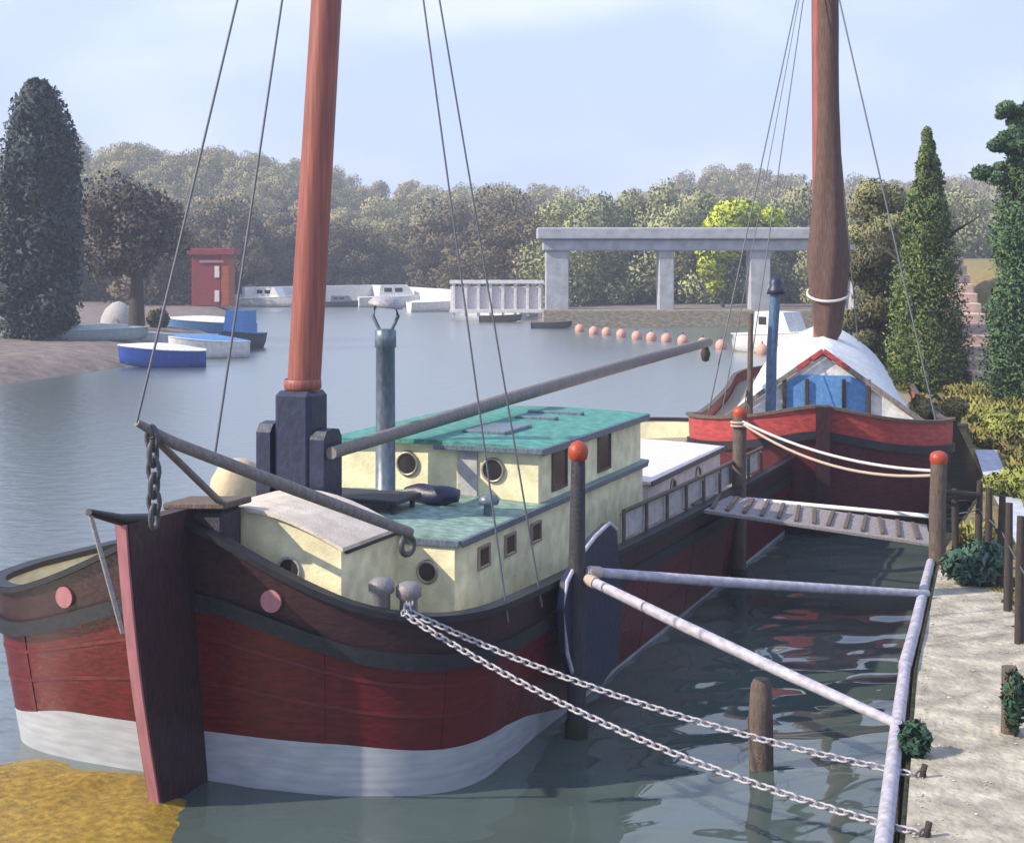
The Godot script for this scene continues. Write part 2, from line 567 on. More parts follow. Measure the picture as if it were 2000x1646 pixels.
# ---------------------------------------------------------------- small boats
func small_boat(called: String, label: String, at: Vector3, turn: float, L: float, B: float, H: float, hull: Material, top: Material, style: String, cover: Material, group := "") -> Node3D:
	var t = thing(called, label, "boat", at, turn, group)
	var st = mb(true)
	var gl = []
	var gun = []
	for i in 15:
		var u = i / 14.0
		var hb: float = B * 0.5 * pow(max(0.0, 1.0 - pow(u, 3.2)), 0.7) * (0.86 + 0.14 * sin(min(1.0, u * 2.5) * PI / 2))
		var y1: float = H * (1.0 + 0.35 * u * u)
		var y0: float = lerp(-0.12, 0.25 * H, pow(u, 4.0))
		var col = []
		for k in range(-4, 5):
			var q = k / 4.0
			col.append(Vector3(sign(q) * hb * pow(abs(q), 0.45), lerp(y0, y1, pow(abs(q), 2.6)), (u - 0.5) * L + 0.12 * pow(u, 6.0) * abs(q)))
		gl.append(col)
		gun.append([col[0], col[8]])
	sheet(st, gl)
	var e: Array = gl[0]
	for k in range(1, 7): tri(st, e[0], e[k], e[k + 1])
	tri(st, e[0], e[7], e[8])
	var h = obj("hull", st, hull, t)
	var rl = mb(true)
	var path = []
	for i in range(14, -1, -1): path.append(gun[i][0])
	for i in 15: path.append(gun[i][1])
	tube(rl, path, [0.03], 6)
	obj("gunwale", rl, top, h)
	var dk = mb(true)
	var dg = []
	for i in 15:
		var u = i / 14.0
		var row = []
		for k in 7:
			var q = k / 6.0
			var p: Vector3 = gun[i][0].lerp(gun[i][1], q)
			if style == "open":
				p.y -= H * 0.45 * pow(sin(q * PI), 0.4)
			elif style == "cover":
				p.y += (0.28 * sin(u * PI) + 0.05) * pow(sin(q * PI), 0.8) * B * 0.5
			else:
				p.y += 0.03 * sin(q * PI)
			row.append(p)
		dg.append(row)
	sheet(dk, dg)
	obj("cover" if style == "cover" else "deck", dk, cover if style == "cover" else top, t)
	if style == "open":
		for z in [-0.22, 0.12]:
			var b = mb()
			box(b, Vector3(0, H * 0.95, z * L), Vector3(B * 0.86, 0.04, 0.22))
			obj("thwart", b, M.oldwood, t)
	if style == "cabin" or style == "canopy":
		var c = mb()
		var w = B * 0.33
		var hh = H * 1.25 if style == "cabin" else H * 1.6
		slab(c, [Vector2(-0.24 * L, 0), Vector2(0.24 * L, 0), Vector2(0.14 * L, hh), Vector2(-0.22 * L, hh)], Vector3(0, H * 1.03, 0), Vector3(0, 0, 1), Vector3.UP, w * 2.0)
		var cab = obj("cabin" if style == "cabin" else "canopy", c, cover, t)
		if style == "cabin":
			for s in [-1.0, 1.0]:
				for z in [-0.12, 0.02]:
					var wn = mb()
					box(wn, Vector3(s * w, H * 1.03 + hh * 0.6, z * L), Vector3(0.03, hh * 0.35, 0.1 * L))
					obj("window", wn, M.glass, cab)
	return t

# ---------------------------------------------------------------- ground heights
var shore := PackedVector2Array([Vector2(-34, -20), Vector2(-28, 38), Vector2(-20, 53), Vector2(-16.4, 66), Vector2(-16.5, 92), Vector2(-21, 120), Vector2(-27, 150), Vector2(-14, 163), Vector2(-6, 142), Vector2(1, 118), Vector2(2.2, 106), Vector2(23, 106), Vector2(60, 100), Vector2(60, -20)])

func shore_distance(p: Vector2) -> float:
	var best = 1e9
	for i in shore.size():
		var q = Geometry2D.get_closest_point_to_segment(p, shore[i], shore[(i + 1) % shore.size()])
		best = min(best, q.distance_to(p))
	return -best if Geometry2D.is_point_in_polygon(p, shore) else best

func ridge(a: float) -> float:
	# height of the wooded ridge by bearing (x over distance)
	var k = [[-0.6, 17.0], [-0.30, 17.5], [-0.23, 18.5], [-0.17, 17.5], [-0.13, 14.0], [-0.09, 9.0], [0.03, 9.5], [0.055, 6.0], [0.09, 8.0], [0.135, 14.0], [0.19, 11.0], [0.3, 11.0], [0.7, 14.0]]
	for i in k.size() - 1:
		if a <= k[i + 1][0]:
			return lerp(k[i][1], k[i + 1][1], smoothstep(0.0, 1.0, clamp((a - k[i][0]) / (k[i + 1][0] - k[i][0]), 0.0, 1.0)))
	return 12.0

func land_y(x: float, d: float, sd: float) -> float:
	if sd < 0.0:
		return max(-1.6, sd * 0.5) - 0.1
	var y: float = 0.75 * smoothstep(0.0, 2.5, sd) + 0.25 * smoothstep(3.0, 15.0, sd) - 0.1
	return y + ridge(x / max(d, 1.0)) * smoothstep(175.0, 320.0, d)

var quay := [Vector2(1.6, 7.0), Vector2(2.5, 10.0), Vector2(3.72, 14.3), Vector2(5.42, 19.6), Vector2(7.9, 25.6), Vector2(10.2, 36.0), Vector2(15.0, 60.0), Vector2(23.0, 104.0)]

func quay_x(d: float) -> float:
	for i in quay.size() - 1:
		if d <= quay[i + 1].y or i == quay.size() - 2:
			return lerp(quay[i].x, quay[i + 1].x, (d - quay[i].y) / (quay[i + 1].y - quay[i].y))
	return 0.0

func bank_y(x: float, d: float) -> float:
	var e = x - quay_x(d)
	return 0.93 + 0.35 * smoothstep(22.0, 38.0, d) + 3.3 * smoothstep(39.5, 52.0, d) * smoothstep(0.0, 3.0, e) + 0.05 * smoothstep(0.5, 3.0, e)

# ---------------------------------------------------------------- scene
func _ready() -> void:
	rng.seed = 11
	# camera: level, with the lens shifted down
	var cam = Camera3D.new()
	cam.name = "camera"
	cam.near = 0.1
	cam.far = 3000.0
	cam.projection = Camera3D.PROJECTION_FRUSTUM
	cam.size = 0.1 * 1646.0 / 3000.0
	cam.frustum_offset = Vector2(0, -0.1 * 323.0 / 3000.0)
	cam.position = Vector3(0, 4.8, 0)
	add_child(cam)
	cam.current = true

	var env = Environment.new()
	env.background_mode = Environment.BG_SKY
	env.tonemap_mode = Environment.TONE_MAPPER_LINEAR
	env.tonemap_exposure = 1.75
	env.sdfgi_enabled = true
	env.ssao_enabled = true
	env.ssil_enabled = true
	env.fog_enabled = true
	env.fog_density = 0.0012
	env.fog_light_color = Color(0.82, 0.86, 0.95)
	env.sky = Sky.new()
	env.sky.sky_material = make_sky()
	var we = WorldEnvironment.new()
	we.name = "world_environment"
	we.environment = env
	add_child(we)

	var sun = DirectionalLight3D.new()
	sun.name = "sun"
	sun.light_energy = 1.25
	sun.light_color = Color(1.0, 0.94, 0.84)
	sun.light_angular_distance = 0.5
	sun.shadow_enabled = true
	add_child(sun)
	sun.look_at_from_position(Vector3(-0.84, 0.60, 0.25) * 50.0, Vector3.ZERO)

	make_materials()
	make_water()
	make_land()
	make_right_bank()
	make_far_shore()
	make_woods()
	make_trees()
	make_barge()
	make_second_barge()
	make_moorings()
	make_left_bank_things()
	make_bank_plants()

func make_sky() -> Material:
	var im = Image.create(1024, 512, false, Image.FORMAT_RGBF)
	var n = FastNoiseLite.new()
	n.seed = 5
	n.frequency = 1.0
	n.fractal_octaves = 5
	for j in 512:
		var el = PI / 2 - (j + 0.5) / 512.0 * PI
		var up: float = clamp(sin(el), 0.0, 1.0)
		var t = 1.0 - exp(-up * 2.2)
		var base = Color(0.43, 0.50, 0.67).lerp(Color(0.23, 0.36, 0.69), t)
		for i in 1024:
			var az = TAU * (i + 0.5) / 1024.0
			var d = Vector3(cos(az) * cos(el), sin(el) * 2.6, sin(az) * cos(el))
			var c: float = smoothstep(-0.35, 0.35, n.get_noise_3dv(d * 2.2)) * 0.8
			var col = base.lerp(Color(0.60, 0.64, 0.75), c)
			if el < 0.0:
				col = Color(0.25, 0.26, 0.28)
			im.set_pixel(i, j, col)
	var m = PanoramaSkyMaterial.new()
	m.panorama = ImageTexture.create_from_image(im)
	return m

func make_water() -> void:
	var n = FastNoiseLite.new()
	n.seed = 4
	n.frequency = 0.55
	n.fractal_octaves = 3
	# the still basin lies between the barge and the quay; the line between the two waters runs under the barge's keel
	var k0 = Vector2(-8.25, 1.0)
	var k1 = Vector2(3.4, 30.4)
	var st = mb(true)
	var nx = 150
	var nd = 240
	var v = PackedVector3Array()
	for i in nd + 1:
		for k in nx + 1:
			var d: float = lerp(1.0, 30.4, pow(float(i) / nd, 0.8))
			var xl: float = lerp(k0.x, k1.x, (d - k0.y) / (k1.y - k0.y))
			var x: float = lerp(xl, 12.0, pow(float(k) / nx, 1.4))
			var y = n.get_noise_2d(x * 1.0, d * 1.5) * 0.03 + n.get_noise_2d(x * 2.4 + 40, d * 3.6) * 0.007
			v.append(Vector3(x, y, -d))
	for i in nd:
		for k in nx:
			var a = i * (nx + 1) + k
			quad(st, v[a], v[a + nx + 1], v[a + nx + 2], v[a + 1])
	tag(obj("basin_water", st, M.basin), "", "", "", "structure")
	var rv = mb(true)
	quad(rv, Vector3(-900, 0, 40), Vector3(-900, 0, -30.4), Vector3(k1.x, 0, -k1.y), Vector3(k0.x - 16.25, 0, 40))
	quad(rv, Vector3(-900, 0, -30.4), Vector3(-900, 0, -900), Vector3(900, 0, -900), Vector3(900, 0, -30.4))
	tag(obj("water", rv, M.river), "", "", "", "structure")
	# ochre mud showing just above the water by the bow
	var g = []
	for i in 31:
		var row = []
		for k in 31:
			var x: float = lerp(-6.6, -2.5, k / 30.0)
			var d: float = lerp(10.4, 14.9, i / 30.0)
			var inside: float = 1.0 - pow(abs(x + 4.8) / 1.95, 2.2) - pow(abs(d - 12.6) / 2.0, 2.2) + n.get_noise_2d(x * 1.3 + 9, d * 1.3) * 0.5
			row.append(Vector3(x, clamp(inside, -0.6, 0.5) * 0.17 - 0.01 + n.get_noise_2d(x * 2, d * 2) * 0.02, -d))
		g.append(row)
	var md = mb(true)
	sheet(md, g, true)
	tag(obj("mud_flat", md, M.mud), "", "", "", "structure")

func make_land() -> void:
	var st = mb(true)
	var g = []
	var ds = []
	var d = 34.0
	while d < 480.0:
		ds.append(d)
		d += 2.5 if d < 170.0 else 9.0
	var n = FastNoiseLite.new()
	n.seed = 9
	n.frequency = 0.03
	for q in ds:
		var row = []
		for k in 111:
			var x: float = lerp(-90.0, 90.0, k / 110.0) if q < 170.0 else lerp(-90.0, 90.0, k / 110.0) * lerp(1.0, 2.6, (q - 170.0) / 310.0)
			if q < 170.0 and abs(k - 45) < 1000:
				pass
			var y = land_y(x, q, shore_distance(Vector2(x, q)))
			row.append(Vector3(x, y + n.get_noise_2d(x, q) * (0.15 if q < 170 else 1.0), -q))
		g.append(row)
	sheet(st, g, true)
	tag(obj("terrain", st, M.land), "", "", "", "structure")

func make_right_bank() -> void:
	var st = mb(true)
	var g = []
	var n = FastNoiseLite.new()
	n.seed = 2
	n.frequency = 0.8
	var d = 6.0
	while d < 104.0:
		var row = []
		for k in 25:
			var e = pow(k / 24.0, 1.7) * 45.0
			var x = quay_x(d) + 0.02 + e
			row.append(Vector3(x, bank_y(x, d) + n.get_noise_2d(x, d) * 0.025 * min(1.0, e * 4.0), -d))
		g.append(row)
		d += 0.6 if d < 45.0 else 3.0
	sheet(st, g, true)
	tag(obj("river_bank", st, M.bank), "", "", "", "structure")
	# sandy towpath along the edge, ending at the gangplank
	var p = mb(true)
	var pg = []
	for i in 41:
		var q: float = lerp(6.0, 18.8, i / 40.0)
		var row = []
		for k in 9:
			var wob = n.get_noise_2d(3.0, q * 0.9) * 0.12
			var x: float = quay_x(q) + 0.06 + (k / 8.0) * (1.25 + wob - 0.55 * smoothstep(14.0, 19.0, q))
			row.append(Vector3(x, bank_y(x, q) + 0.035 + n.get_noise_2d(x * 2.0, q * 2.0) * 0.012, -q))
		pg.append(row)
	sheet(p, pg, true)
	tag(obj("towpath", p, M.sand), "", "", "", "structure")
	# pale strip of path on the far side of the fence
	var b = mb(true)
	var bg = []
	var line = [Vector2(4.75, 12.0), Vector2(5.15, 14.6), Vector2(6.2, 18.5), Vector2(7.05, 21.8), Vector2(8.0, 26.0), Vector2(8.75, 29.0)]
	for v in line:
		bg.append([Vector3(v.x, bank_y(v.x, v.y) + 0.07, -v.y), Vector3(v.x + 0.4, bank_y(v.x, v.y) + 0.07, -v.y)])
	sheet(b, bg, true)
	tag(obj("footpath", b, M.bluepath), "", "", "", "structure")
	# quay: boards driven side by side, capped by two round timbers
	var t = thing("quay_wall", "dark timber boards and pale capping poles edging the towpath", "quay wall", Vector3(quay[0].x, 0, -quay[0].y))
	var o = t.position
	var bm = mb()
	box(bm, Vector3.ZERO, Vector3(0.05, 1.55, 0.235), Basis.IDENTITY, 0.01)
	bm.generate_normals()
	var bmesh = bm.commit()
	var q = 7.0
	while q < 25.4:
		var x = quay_x(q)
		var x2 = quay_x(q + 0.25)
		var brd = put("board", bmesh, M.darkwood, t)
		brd.position = Vector3(x + rng.randf_range(-0.012, 0.012), 0.1 + rng.randf_range(-0.04, 0.02), -q - 0.12) - o
		brd.rotation.y = -atan2(x2 - x, 0.25)
		q += 0.25
	for seg in [[7.2, 14.45, 0.0, 0.03], [14.2, 19.3, 0.03, -0.02]]:
		var c = mb(true)
		var a = Vector3(quay_x(seg[0]) - 0.06, 0.97 + seg[2], -seg[0]) - o
		var e = Vector3(quay_x(seg[1]) - 0.06, 0.97 + seg[3], -seg[1]) - o
		tube(c, [a, a.lerp(e, 0.3) + Vector3(0.01, 0.012, 0), a.lerp(e, 0.7), e], [0.062, 0.06, 0.057, 0.052], 12)
		obj("capping_pole", c, M.palepole, t)
	# steps up between the trees
	var sp = thing("garden_steps", "pale pink steps climbing between the cypress and the right-hand tree", "steps", Vector3(12.3, 1.25, -39.5))
	for i in 13:
		var sb = mb()
		box(sb, Vector3(0.16 * i * 0.9, 0.13 + i * 0.27 - 0.4, -i * 0.85), Vector3(0.95, 1.1, 0.86), Basis.IDENTITY, 0.03)
		obj("step", sb, M.step, sp)

func make_far_shore() -> void:
	# concrete frame of the lock bridge
	var t = thing("lock_bridge", "grey concrete beam bridge on square columns across the far water", "bridge", Vector3(2.3, 0, -105.0))
	for c in [[0.0, 1.6], [7.75, 1.05], [14.0, 1.4], [21.0, 1.4]]:
		var st = mb()
		box(st, Vector3(c[0] + c[1] * 0.5, 2.5, -1.0), Vector3(c[1], 6.4, 2.0), Basis.IDENTITY, 0.06)
		obj("column", st, M.concrete, t)
	var bm = mb()
	box(bm, Vector3(11.5, 5.55, -1.0), Vector3(23.4, 0.75, 2.5), Basis.IDENTITY, 0.06)
	obj("beam", bm, M.concrete, t)
	var pr = mb()
	box(pr, Vector3(11.5, 6.35, -1.0), Vector3(24.2, 0.8, 3.2), Basis.IDENTITY, 0.08)
	obj("parapet", pr, M.concrete, t)
	var sl = mb()
	box(sl, Vector3(11.6, 0.35, -0.9), Vector3(23.6, 1.6, 2.6), Basis.IDENTITY, 0.08)
	obj("sill", sl, M.sill, t)
	# white jetty left of the bridge
	var j = thing("white_jetty", "white railed jetty beside the left pier of the grey bridge", "jetty", Vector3(-4.4, 0.3, -116.0))
	for i in 8:
		var st = mb()
		box(st, Vector3(i * 0.93, 1.25, 0), Vector3(0.22, 2.6, 0.22), Basis.IDENTITY, 0.02)
		obj("post", st, M.white, j)
	for y in [2.55, 0.35]:
		var st = mb()
		box(st, Vector3(3.25, y, 0.18), Vector3(7.1, 0.28, 0.14), Basis.IDENTITY, 0.02)
		obj("rail", st, M.white, j)
	var pn = mb()
	box(pn, Vector3(3.25, 1.2, -0.2), Vector3(7.0, 2.0, 0.08), Basis.IDENTITY, 0.02)
	obj("panel", pn, M.pinkwhite, j)
	# white wall of the far quay
	var qw = mb()
	var wl = [Vector3(-26, 0.45, -148.5), Vector3(-14.5, 0.45, -160.5), Vector3(-6.4, 0.45, -140.5), Vector3(0.8, 0.45, -117.4)]
	for i in 3: beam(qw, wl[i] + Vector3(0, 0.35, 0), wl[i + 1] + Vector3(0, 0.35, 0), 0.5, 2.0, 0.04)
	tag(obj("far_quay_wall", qw, M.white), "low white quay wall along the far shore under the trees", "wall")
	# boats lying along it
	small_boat("motor_cruiser", "white motor cruiser at the far quay just left of the red mast", Vector3(-23.0, 0, -146.0), 1.2, 6.0, 2.2, 0.8, M.white, M.white, "cabin", M.white, "boats at the far quay")
	small_boat("motor_cruiser", "dark low boat with blue cabin just right of the red mast", Vector3(-16.2, 0, -146.0), 1.5, 4.2, 1.5, 0.45, M.darkboat, M.oldwood, "cabin", M.bluegrey, "boats at the far quay")
	small_boat("motor_cruiser", "long white cruiser at the far quay behind the grey stovepipe", Vector3(-11.0, 0, -146.0), 1.75, 7.2, 2.3, 0.9, M.white, M.white, "cabin", M.white, "boats at the far quay")
	small_boat("motor_cruiser", "white covered boat at the far quay right of the stovepipe", Vector3(-6.0, 0, -134.0), 1.9, 6.2, 2.2, 0.8, M.white, M.white, "cover", M.white, "boats at the far quay")
	small_boat("rowing_boat", "dark rowing boat lying below the white jetty", Vector3(-0.9, 0, -112.5), 1.5, 3.0, 1.1, 0.4, M.oldwood, M.oldwood, "open", M.oldwood, "boats at the far quay")
	small_boat("rowing_boat", "dark rowing boat lying at the foot of the bridge pier", Vector3(2.6, 0, -102.5), 1.4, 2.6, 1.0, 0.35, M.darkboat, M.oldwood, "open", M.oldwood, "boats at the far quay")
	small_boat("motor_cruiser", "pale grey motor boat half hidden behind the blue stovepipe", Vector3(13.3, 0, -76.0), 0.7, 5.0, 2.0, 0.9, M.white, M.white, "cabin", M.canvas)
	# float line in front of the bridge
	var first: Node3D = null
	for i in 12:
		var u = i / 11.0
		var pos = Vector3(lerp(4.3, 12.3, u), 0.12, -lerp(97.0, 76.0, u) + rng.randf_range(-0.8, 0.8))
		var side: String = ["leftmost float of the pink line, nearest the dark rowing boat", "second pink float from the left, below the bridge", "third pink float from the left, below the bridge", "fourth pink float from the left, below the bridge", "fifth pink float from the left, below the bridge", "sixth pink float from the left, below the bridge", "pink float half behind the raised boom", "pink float just left of the boom tip", "pink float just right of the boom tip", "fourth pink float from the right end", "pink float between the rigging wires of the second barge", "rightmost pink float beside the brown staff"][i]
		var f: Node3D
		if first == null:
			f = thing("float_buoy", side, "buoy", pos, 0.0, "pink floats on the line before the bridge")
			var st = mb(true)
			lathe(st, [Vector2(0, -0.36), Vector2(0.15, -0.33), Vector2(0.27, -0.16), Vector2(0.31, 0.04), Vector2(0.27, 0.22), Vector2(0.13, 0.34), Vector2(0.05, 0.38), Vector2(0, 0.38)], 14)
			obj("float", st, M.buoy, f)
			var rg = mb(true)
			ring(rg, Vector3(0, 0.42, 0), Vector3(1, 0, 0), 0.07, 0.02, 1.0, 10, 6)
			obj("eye", rg, M.iron, f)
			f.set_meta("base_name", "float_buoy")
			first = f
		else:
			f = copy_of(first, side)
			f.position = pos
		f.rotation.y = rng.randf() * TAU

func wood(called: String, label: String, meshes: Array, count: int, region: Callable, tint: Callable) -> void:
	# one wood that reads as a single mass
	var all = []
	for i in count:
		var p: Vector3 = region.call()
		all.append(p)
	var root = Node3D.new()
	root.name = numbered(called)
	add_child(root)
	tag(root, label, "wood", "", "stuff")
	for m in meshes.size():
		var mm = MultiMesh.new()
		mm.transform_format = MultiMesh.TRANSFORM_3D
		mm.use_colors = true
		mm.mesh = meshes[m]
		var mine = []
		for i in all.size():
			if i % meshes.size() == m: mine.append(all[i])
		mm.instance_count = mine.size()
		for i in mine.size():
			var sc = rng.randf_range(0.75, 1.25)
			mm.set_instance_transform(i, Transform3D(Basis(Vector3.UP, rng.randf() * TAU).scaled(Vector3(sc, sc * rng.randf_range(0.85, 1.2), sc)), mine[i]))
			mm.set_instance_color(i, tint.call(mine[i]))
		var o = MultiMeshInstance3D.new()
		o.multimesh = mm
		o.material_override = M.leaf
		o.name = "tree_crowns"
		o.set_meta("kind", "stuff")
		root.add_child(o, true)

func make_woods() -> void:
	var tones = [Color(0.25, 0.25, 0.11), Color(0.27, 0.25, 0.12), Color(0.23, 0.23, 0.11), Color(0.26, 0.23, 0.12)]
	var ms = []
	for i in 4:
		ms.append(leaves(broad_clumps(8.0, 4.0, 24, 8000, 50 + i, 0.12), 0.17, 70 + i, tones, 0.2))
	var hill = func() -> Vector3:
		var d = rng.randf_range(205.0, 335.0)
		var x = rng.randf_range(-0.36, 0.40) * d
		return Vector3(x, land_y(x, d, 50.0) - 1.2, -d)
	wood("hillside_wood", "olive green wood covering the low hills behind the river", ms, 620, hill, func(p): return Color(1, 1, 1) * rng.randf_range(0.85, 1.3) + Color(0.1, 0.05, 0.0))
	var low = func() -> Vector3:
		for k in 40:
			var d = rng.randf_range(128.0, 190.0)
			var x = rng.randf_range(-0.33, 0.02) * d
			var sd = shore_distance(Vector2(x, d))
			if sd > 5.0 and (x > -50 or d > 140): return Vector3(x, land_y(x, d, sd) - 0.9, -d)
		return Vector3(-30, 0, -185)
	wood("shore_wood", "brownish grey-green wood lining the far shore left of the bridge", ms, 110, low, func(p): return Color(0.46, 0.38, 0.40) * rng.randf_range(0.8, 1.2))
	var behind = func() -> Vector3:
		var d = rng.randf_range(125.0, 190.0)
		var x = rng.randf_range(0.04, 0.30) * d
		return Vector3(x, land_y(x, d, 20.0) - 1.0, -d)
	var ms2 = []
	for i in 2:
		ms2.append(leaves(broad_clumps(8.0, 4.0, 26, 11000, 60 + i, 0.08), 0.15, 80 + i, tones, 0.2))
	wood("bridge_wood", "pale sage green wood behind the grey bridge", ms2, 70, behind, func(p): return Color(0.95, 1.08, 1.12) * rng.randf_range(0.85, 1.2))

func make_trees() -> void:
	# big dark tree on the left edge
	var a = thing("yew_tree", "tall dark blue-green columnar tree at the left edge", "tree", Vector3(-23.4, 0.4, -76.0))
	trunk(a, 8.0, 0.3, 5, 4, 0.02)
	put("crown", leaves(column_clumps(13.2, 2.2, 120, 36000, 7, -1.0, 0.0), 0.14, 8, [Color(0.022, 0.042, 0.042), Color(0.03, 0.05, 0.055), Color(0.018, 0.03, 0.036), Color(0.03, 0.055, 0.04)], 0.4, 1.2), M.leaf, a)
	# brown round tree with a stout trunk
	var b = thing("waterside_tree", "round brownish tree with a stout dark trunk on the left bank", "tree", Vector3(-20.8, 0.55, -85.0))
	trunk(b, 5.2, 0.44, 7, 14, 0.02)
	put("crown", leaves(broad_clumps(8.7, 3.3, 36, 14000, 17, 0.42), 0.14, 18, [Color(0.085, 0.07, 0.055), Color(0.07, 0.062, 0.06), Color(0.10, 0.085, 0.05)], 0.2), M.leaf, b)
	# cypress by the second barge
	var c = thing("cypress_tree", "pointed green cypress to the right of the second barge", "tree", Vector3(10.95, 1.3, -40.5))
	trunk(c, 5.0, 0.16, 4, 24, 0.01)
	put("crown", leaves(column_clumps(6.9, 1.3, 150, 64000, 27, 0.66, 0.0), 0.042, 28, [Color(0.10, 0.15, 0.035), Color(0.07, 0.13, 0.05), Color(0.18, 0.21, 0.03), Color(0.05, 0.09, 0.04)], -0.6, 1.5), M.leaf, c)
	# tree at the right edge with feathery branches on top
	var d = thing("fir_tree", "tall green tree at the right edge with feathery top branches", "tree", Vector3(12.15, 1.2, -36.0))
	trunk(d, 7.1, 0.16, 0, 34, 0.01)
	var cl = column_clumps(6.5, 1.2, 140, 56000, 37, 0.30, 0.0)
	for f in [[Vector3(-0.80, 6.15, 0.2), 0.26], [Vector3(-0.55, 6.25, 0.1), 0.32], [Vector3(-0.25, 6.4, 0), 0.40], [Vector3(-0.60, 7.05, 0.1), 0.22], [Vector3(-0.40, 6.9, 0), 0.27], [Vector3(-0.15, 6.75, 0), 0.34], [Vector3(0.1, 7.1, 0), 0.40], [Vector3(0.25, 6.5, 0), 0.6], [Vector3(-0.85, 5.6, 0), 0.4]]:
		for i in 6:
			var q = Vector3(rng.randfn(), rng.randfn() * 0.6, rng.randfn()) * f[1] * 0.5
			var z: float = f[1] * rng.randf_range(0.35, 0.75)
			cl.append([f[0] + q, Vector3(z, z * 0.7, z), 380])
	put("crown", leaves(cl, 0.042, 38, [Color(0.06, 0.13, 0.055), Color(0.085, 0.16, 0.05), Color(0.04, 0.09, 0.05)], -0.3, 1.4), M.leaf, d)
	# loose green tree behind the mast of the second barge
	var e = thing("willow_tree", "loose olive green tree between the brown sail and the cypress", "tree", Vector3(11.6, 1.3, -48.0))
	trunk(e, 4.5, 0.16, 6, 44, 0.03)
	put("crown", leaves(broad_clumps(6.0, 1.3, 44, 24000, 47, 0.08), 0.055, 48, [Color(0.20, 0.21, 0.09), Color(0.17, 0.20, 0.08), Color(0.22, 0.20, 0.11)], 0.6, 1.5), M.leaf, e)
	var e2 = thing("willow_tree", "low olive bush tree at the foot of the cypress", "tree", Vector3(9.9, 1.25, -42.5))
	trunk(e2, 2.2, 0.09, 5, 45, 0.03)
	put("crown", leaves(broad_clumps(3.9, 1.15, 30, 22000, 49, 0.05), 0.05, 52, [Color(0.10, 0.10, 0.045), Color(0.12, 0.10, 0.05), Color(0.08, 0.10, 0.04)], 0.4, 1.4), M.leaf, e2)
	# bright young tree behind the bridge
	var g = thing("young_tree", "bright yellow-green tree seen through and above the bridge", "tree", Vector3(16.2, 0.8, -118.0))
	trunk(g, 4.5, 0.14, 5, 54, 0.03)
	put("crown", leaves([[Vector3(-0.9, 3.2, 0), Vector3(1.1, 1.3, 1.0), 1300], [Vector3(-0.3, 4.6, 0), Vector3(1.7, 1.0, 1.2), 1900], [Vector3(0.2, 6.2, 0), Vector3(1.8, 1.1, 1.4), 2100], [Vector3(1.2, 7.3, 0), Vector3(2.2, 1.0, 1.4), 2300], [Vector3(3.4, 6.9, 0), Vector3(1.5, 0.9, 1.2), 1300], [Vector3(-0.6, 1.9, 0), Vector3(0.7, 0.9, 0.7), 600]], 0.22, 58, [Color(0.42, 0.48, 0.03), Color(0.48, 0.52, 0.04), Color(0.34, 0.43, 0.03)]), M.leaf, g)

# point in a barge's own frame: across, up, distance aft of the stem
func lp(b: float, y: float, s: float) -> Vector3:
	return Vector3(b, y, -s)

# cabin block with a cambered top: cross-section swept fore and aft
func cabin_block(b0: float, b1: float, y0: float, y1: float, camber: float, s0: float, s1: float) -> SurfaceTool:
	var o = [Vector2(b0, y0), Vector2(b1, y0)]
	for k in 9:
		var t = k / 8.0
		o.append(Vector2(lerp(b1, b0, t), y1 + camber * sin(t * PI)))
	var st = mb()
	slab(st, o, lp(0, 0, (s0 + s1) * 0.5), Vector3.RIGHT, Vector3.UP, s1 - s0)
	return st

func roof_slab(b0: float, b1: float, y: float, camber: float, thick: float, s0: float, s1: float) -> SurfaceTool:
	var o = []
	for k in 13:
		var t = k / 12.0
		o.append(Vector2(lerp(b0, b1, t), y + camber * sin(t * PI)))
	for k in 13:
		var t = 1.0 - k / 12.0
		o.append(Vector2(lerp(b0, b1, t), y + thick + camber * sin(t * PI)))
	var st = mb()
	slab(st, o, lp(0, 0, (s0 + s1) * 0.5), Vector3.RIGHT, Vector3.UP, s1 - s0)
	return st

func framed_pane(parent: Node, called: String, c: Vector3, n: Vector3, w: float, h: float, pane: Material, frame: Material) -> void:
	var x = Vector3.UP.cross(n).normalized()
	var b = Basis(x, Vector3.UP, n)
	var p = mb()
	box(p, c + n * 0.004, Vector3(w, h, 0.012), b, 0.002)
	var o = obj(called, p, pane, parent)
	var f = mb()
	for s in [-1.0, 1.0]:
		box(f, c + x * s * (w * 0.5 + 0.015) + n * 0.012, Vector3(0.03, h + 0.06, 0.03), b, 0.006)
		box(f, c + Vector3.UP * s * (h * 0.5 + 0.015) + n * 0.012, Vector3(w, 0.03, 0.028), b, 0.006)
	obj("frame", f, frame, o)

func line_part(parent: Node, called: String, a: Vector3, b: Vector3, r: float, m: Material, r2 := -1.0, sides := 8) -> MeshInstance3D:
	var st = mb(true)
	tube(st, [a, b], [r, r if r2 < 0 else r2], sides)
	return obj(called, st, m, parent)

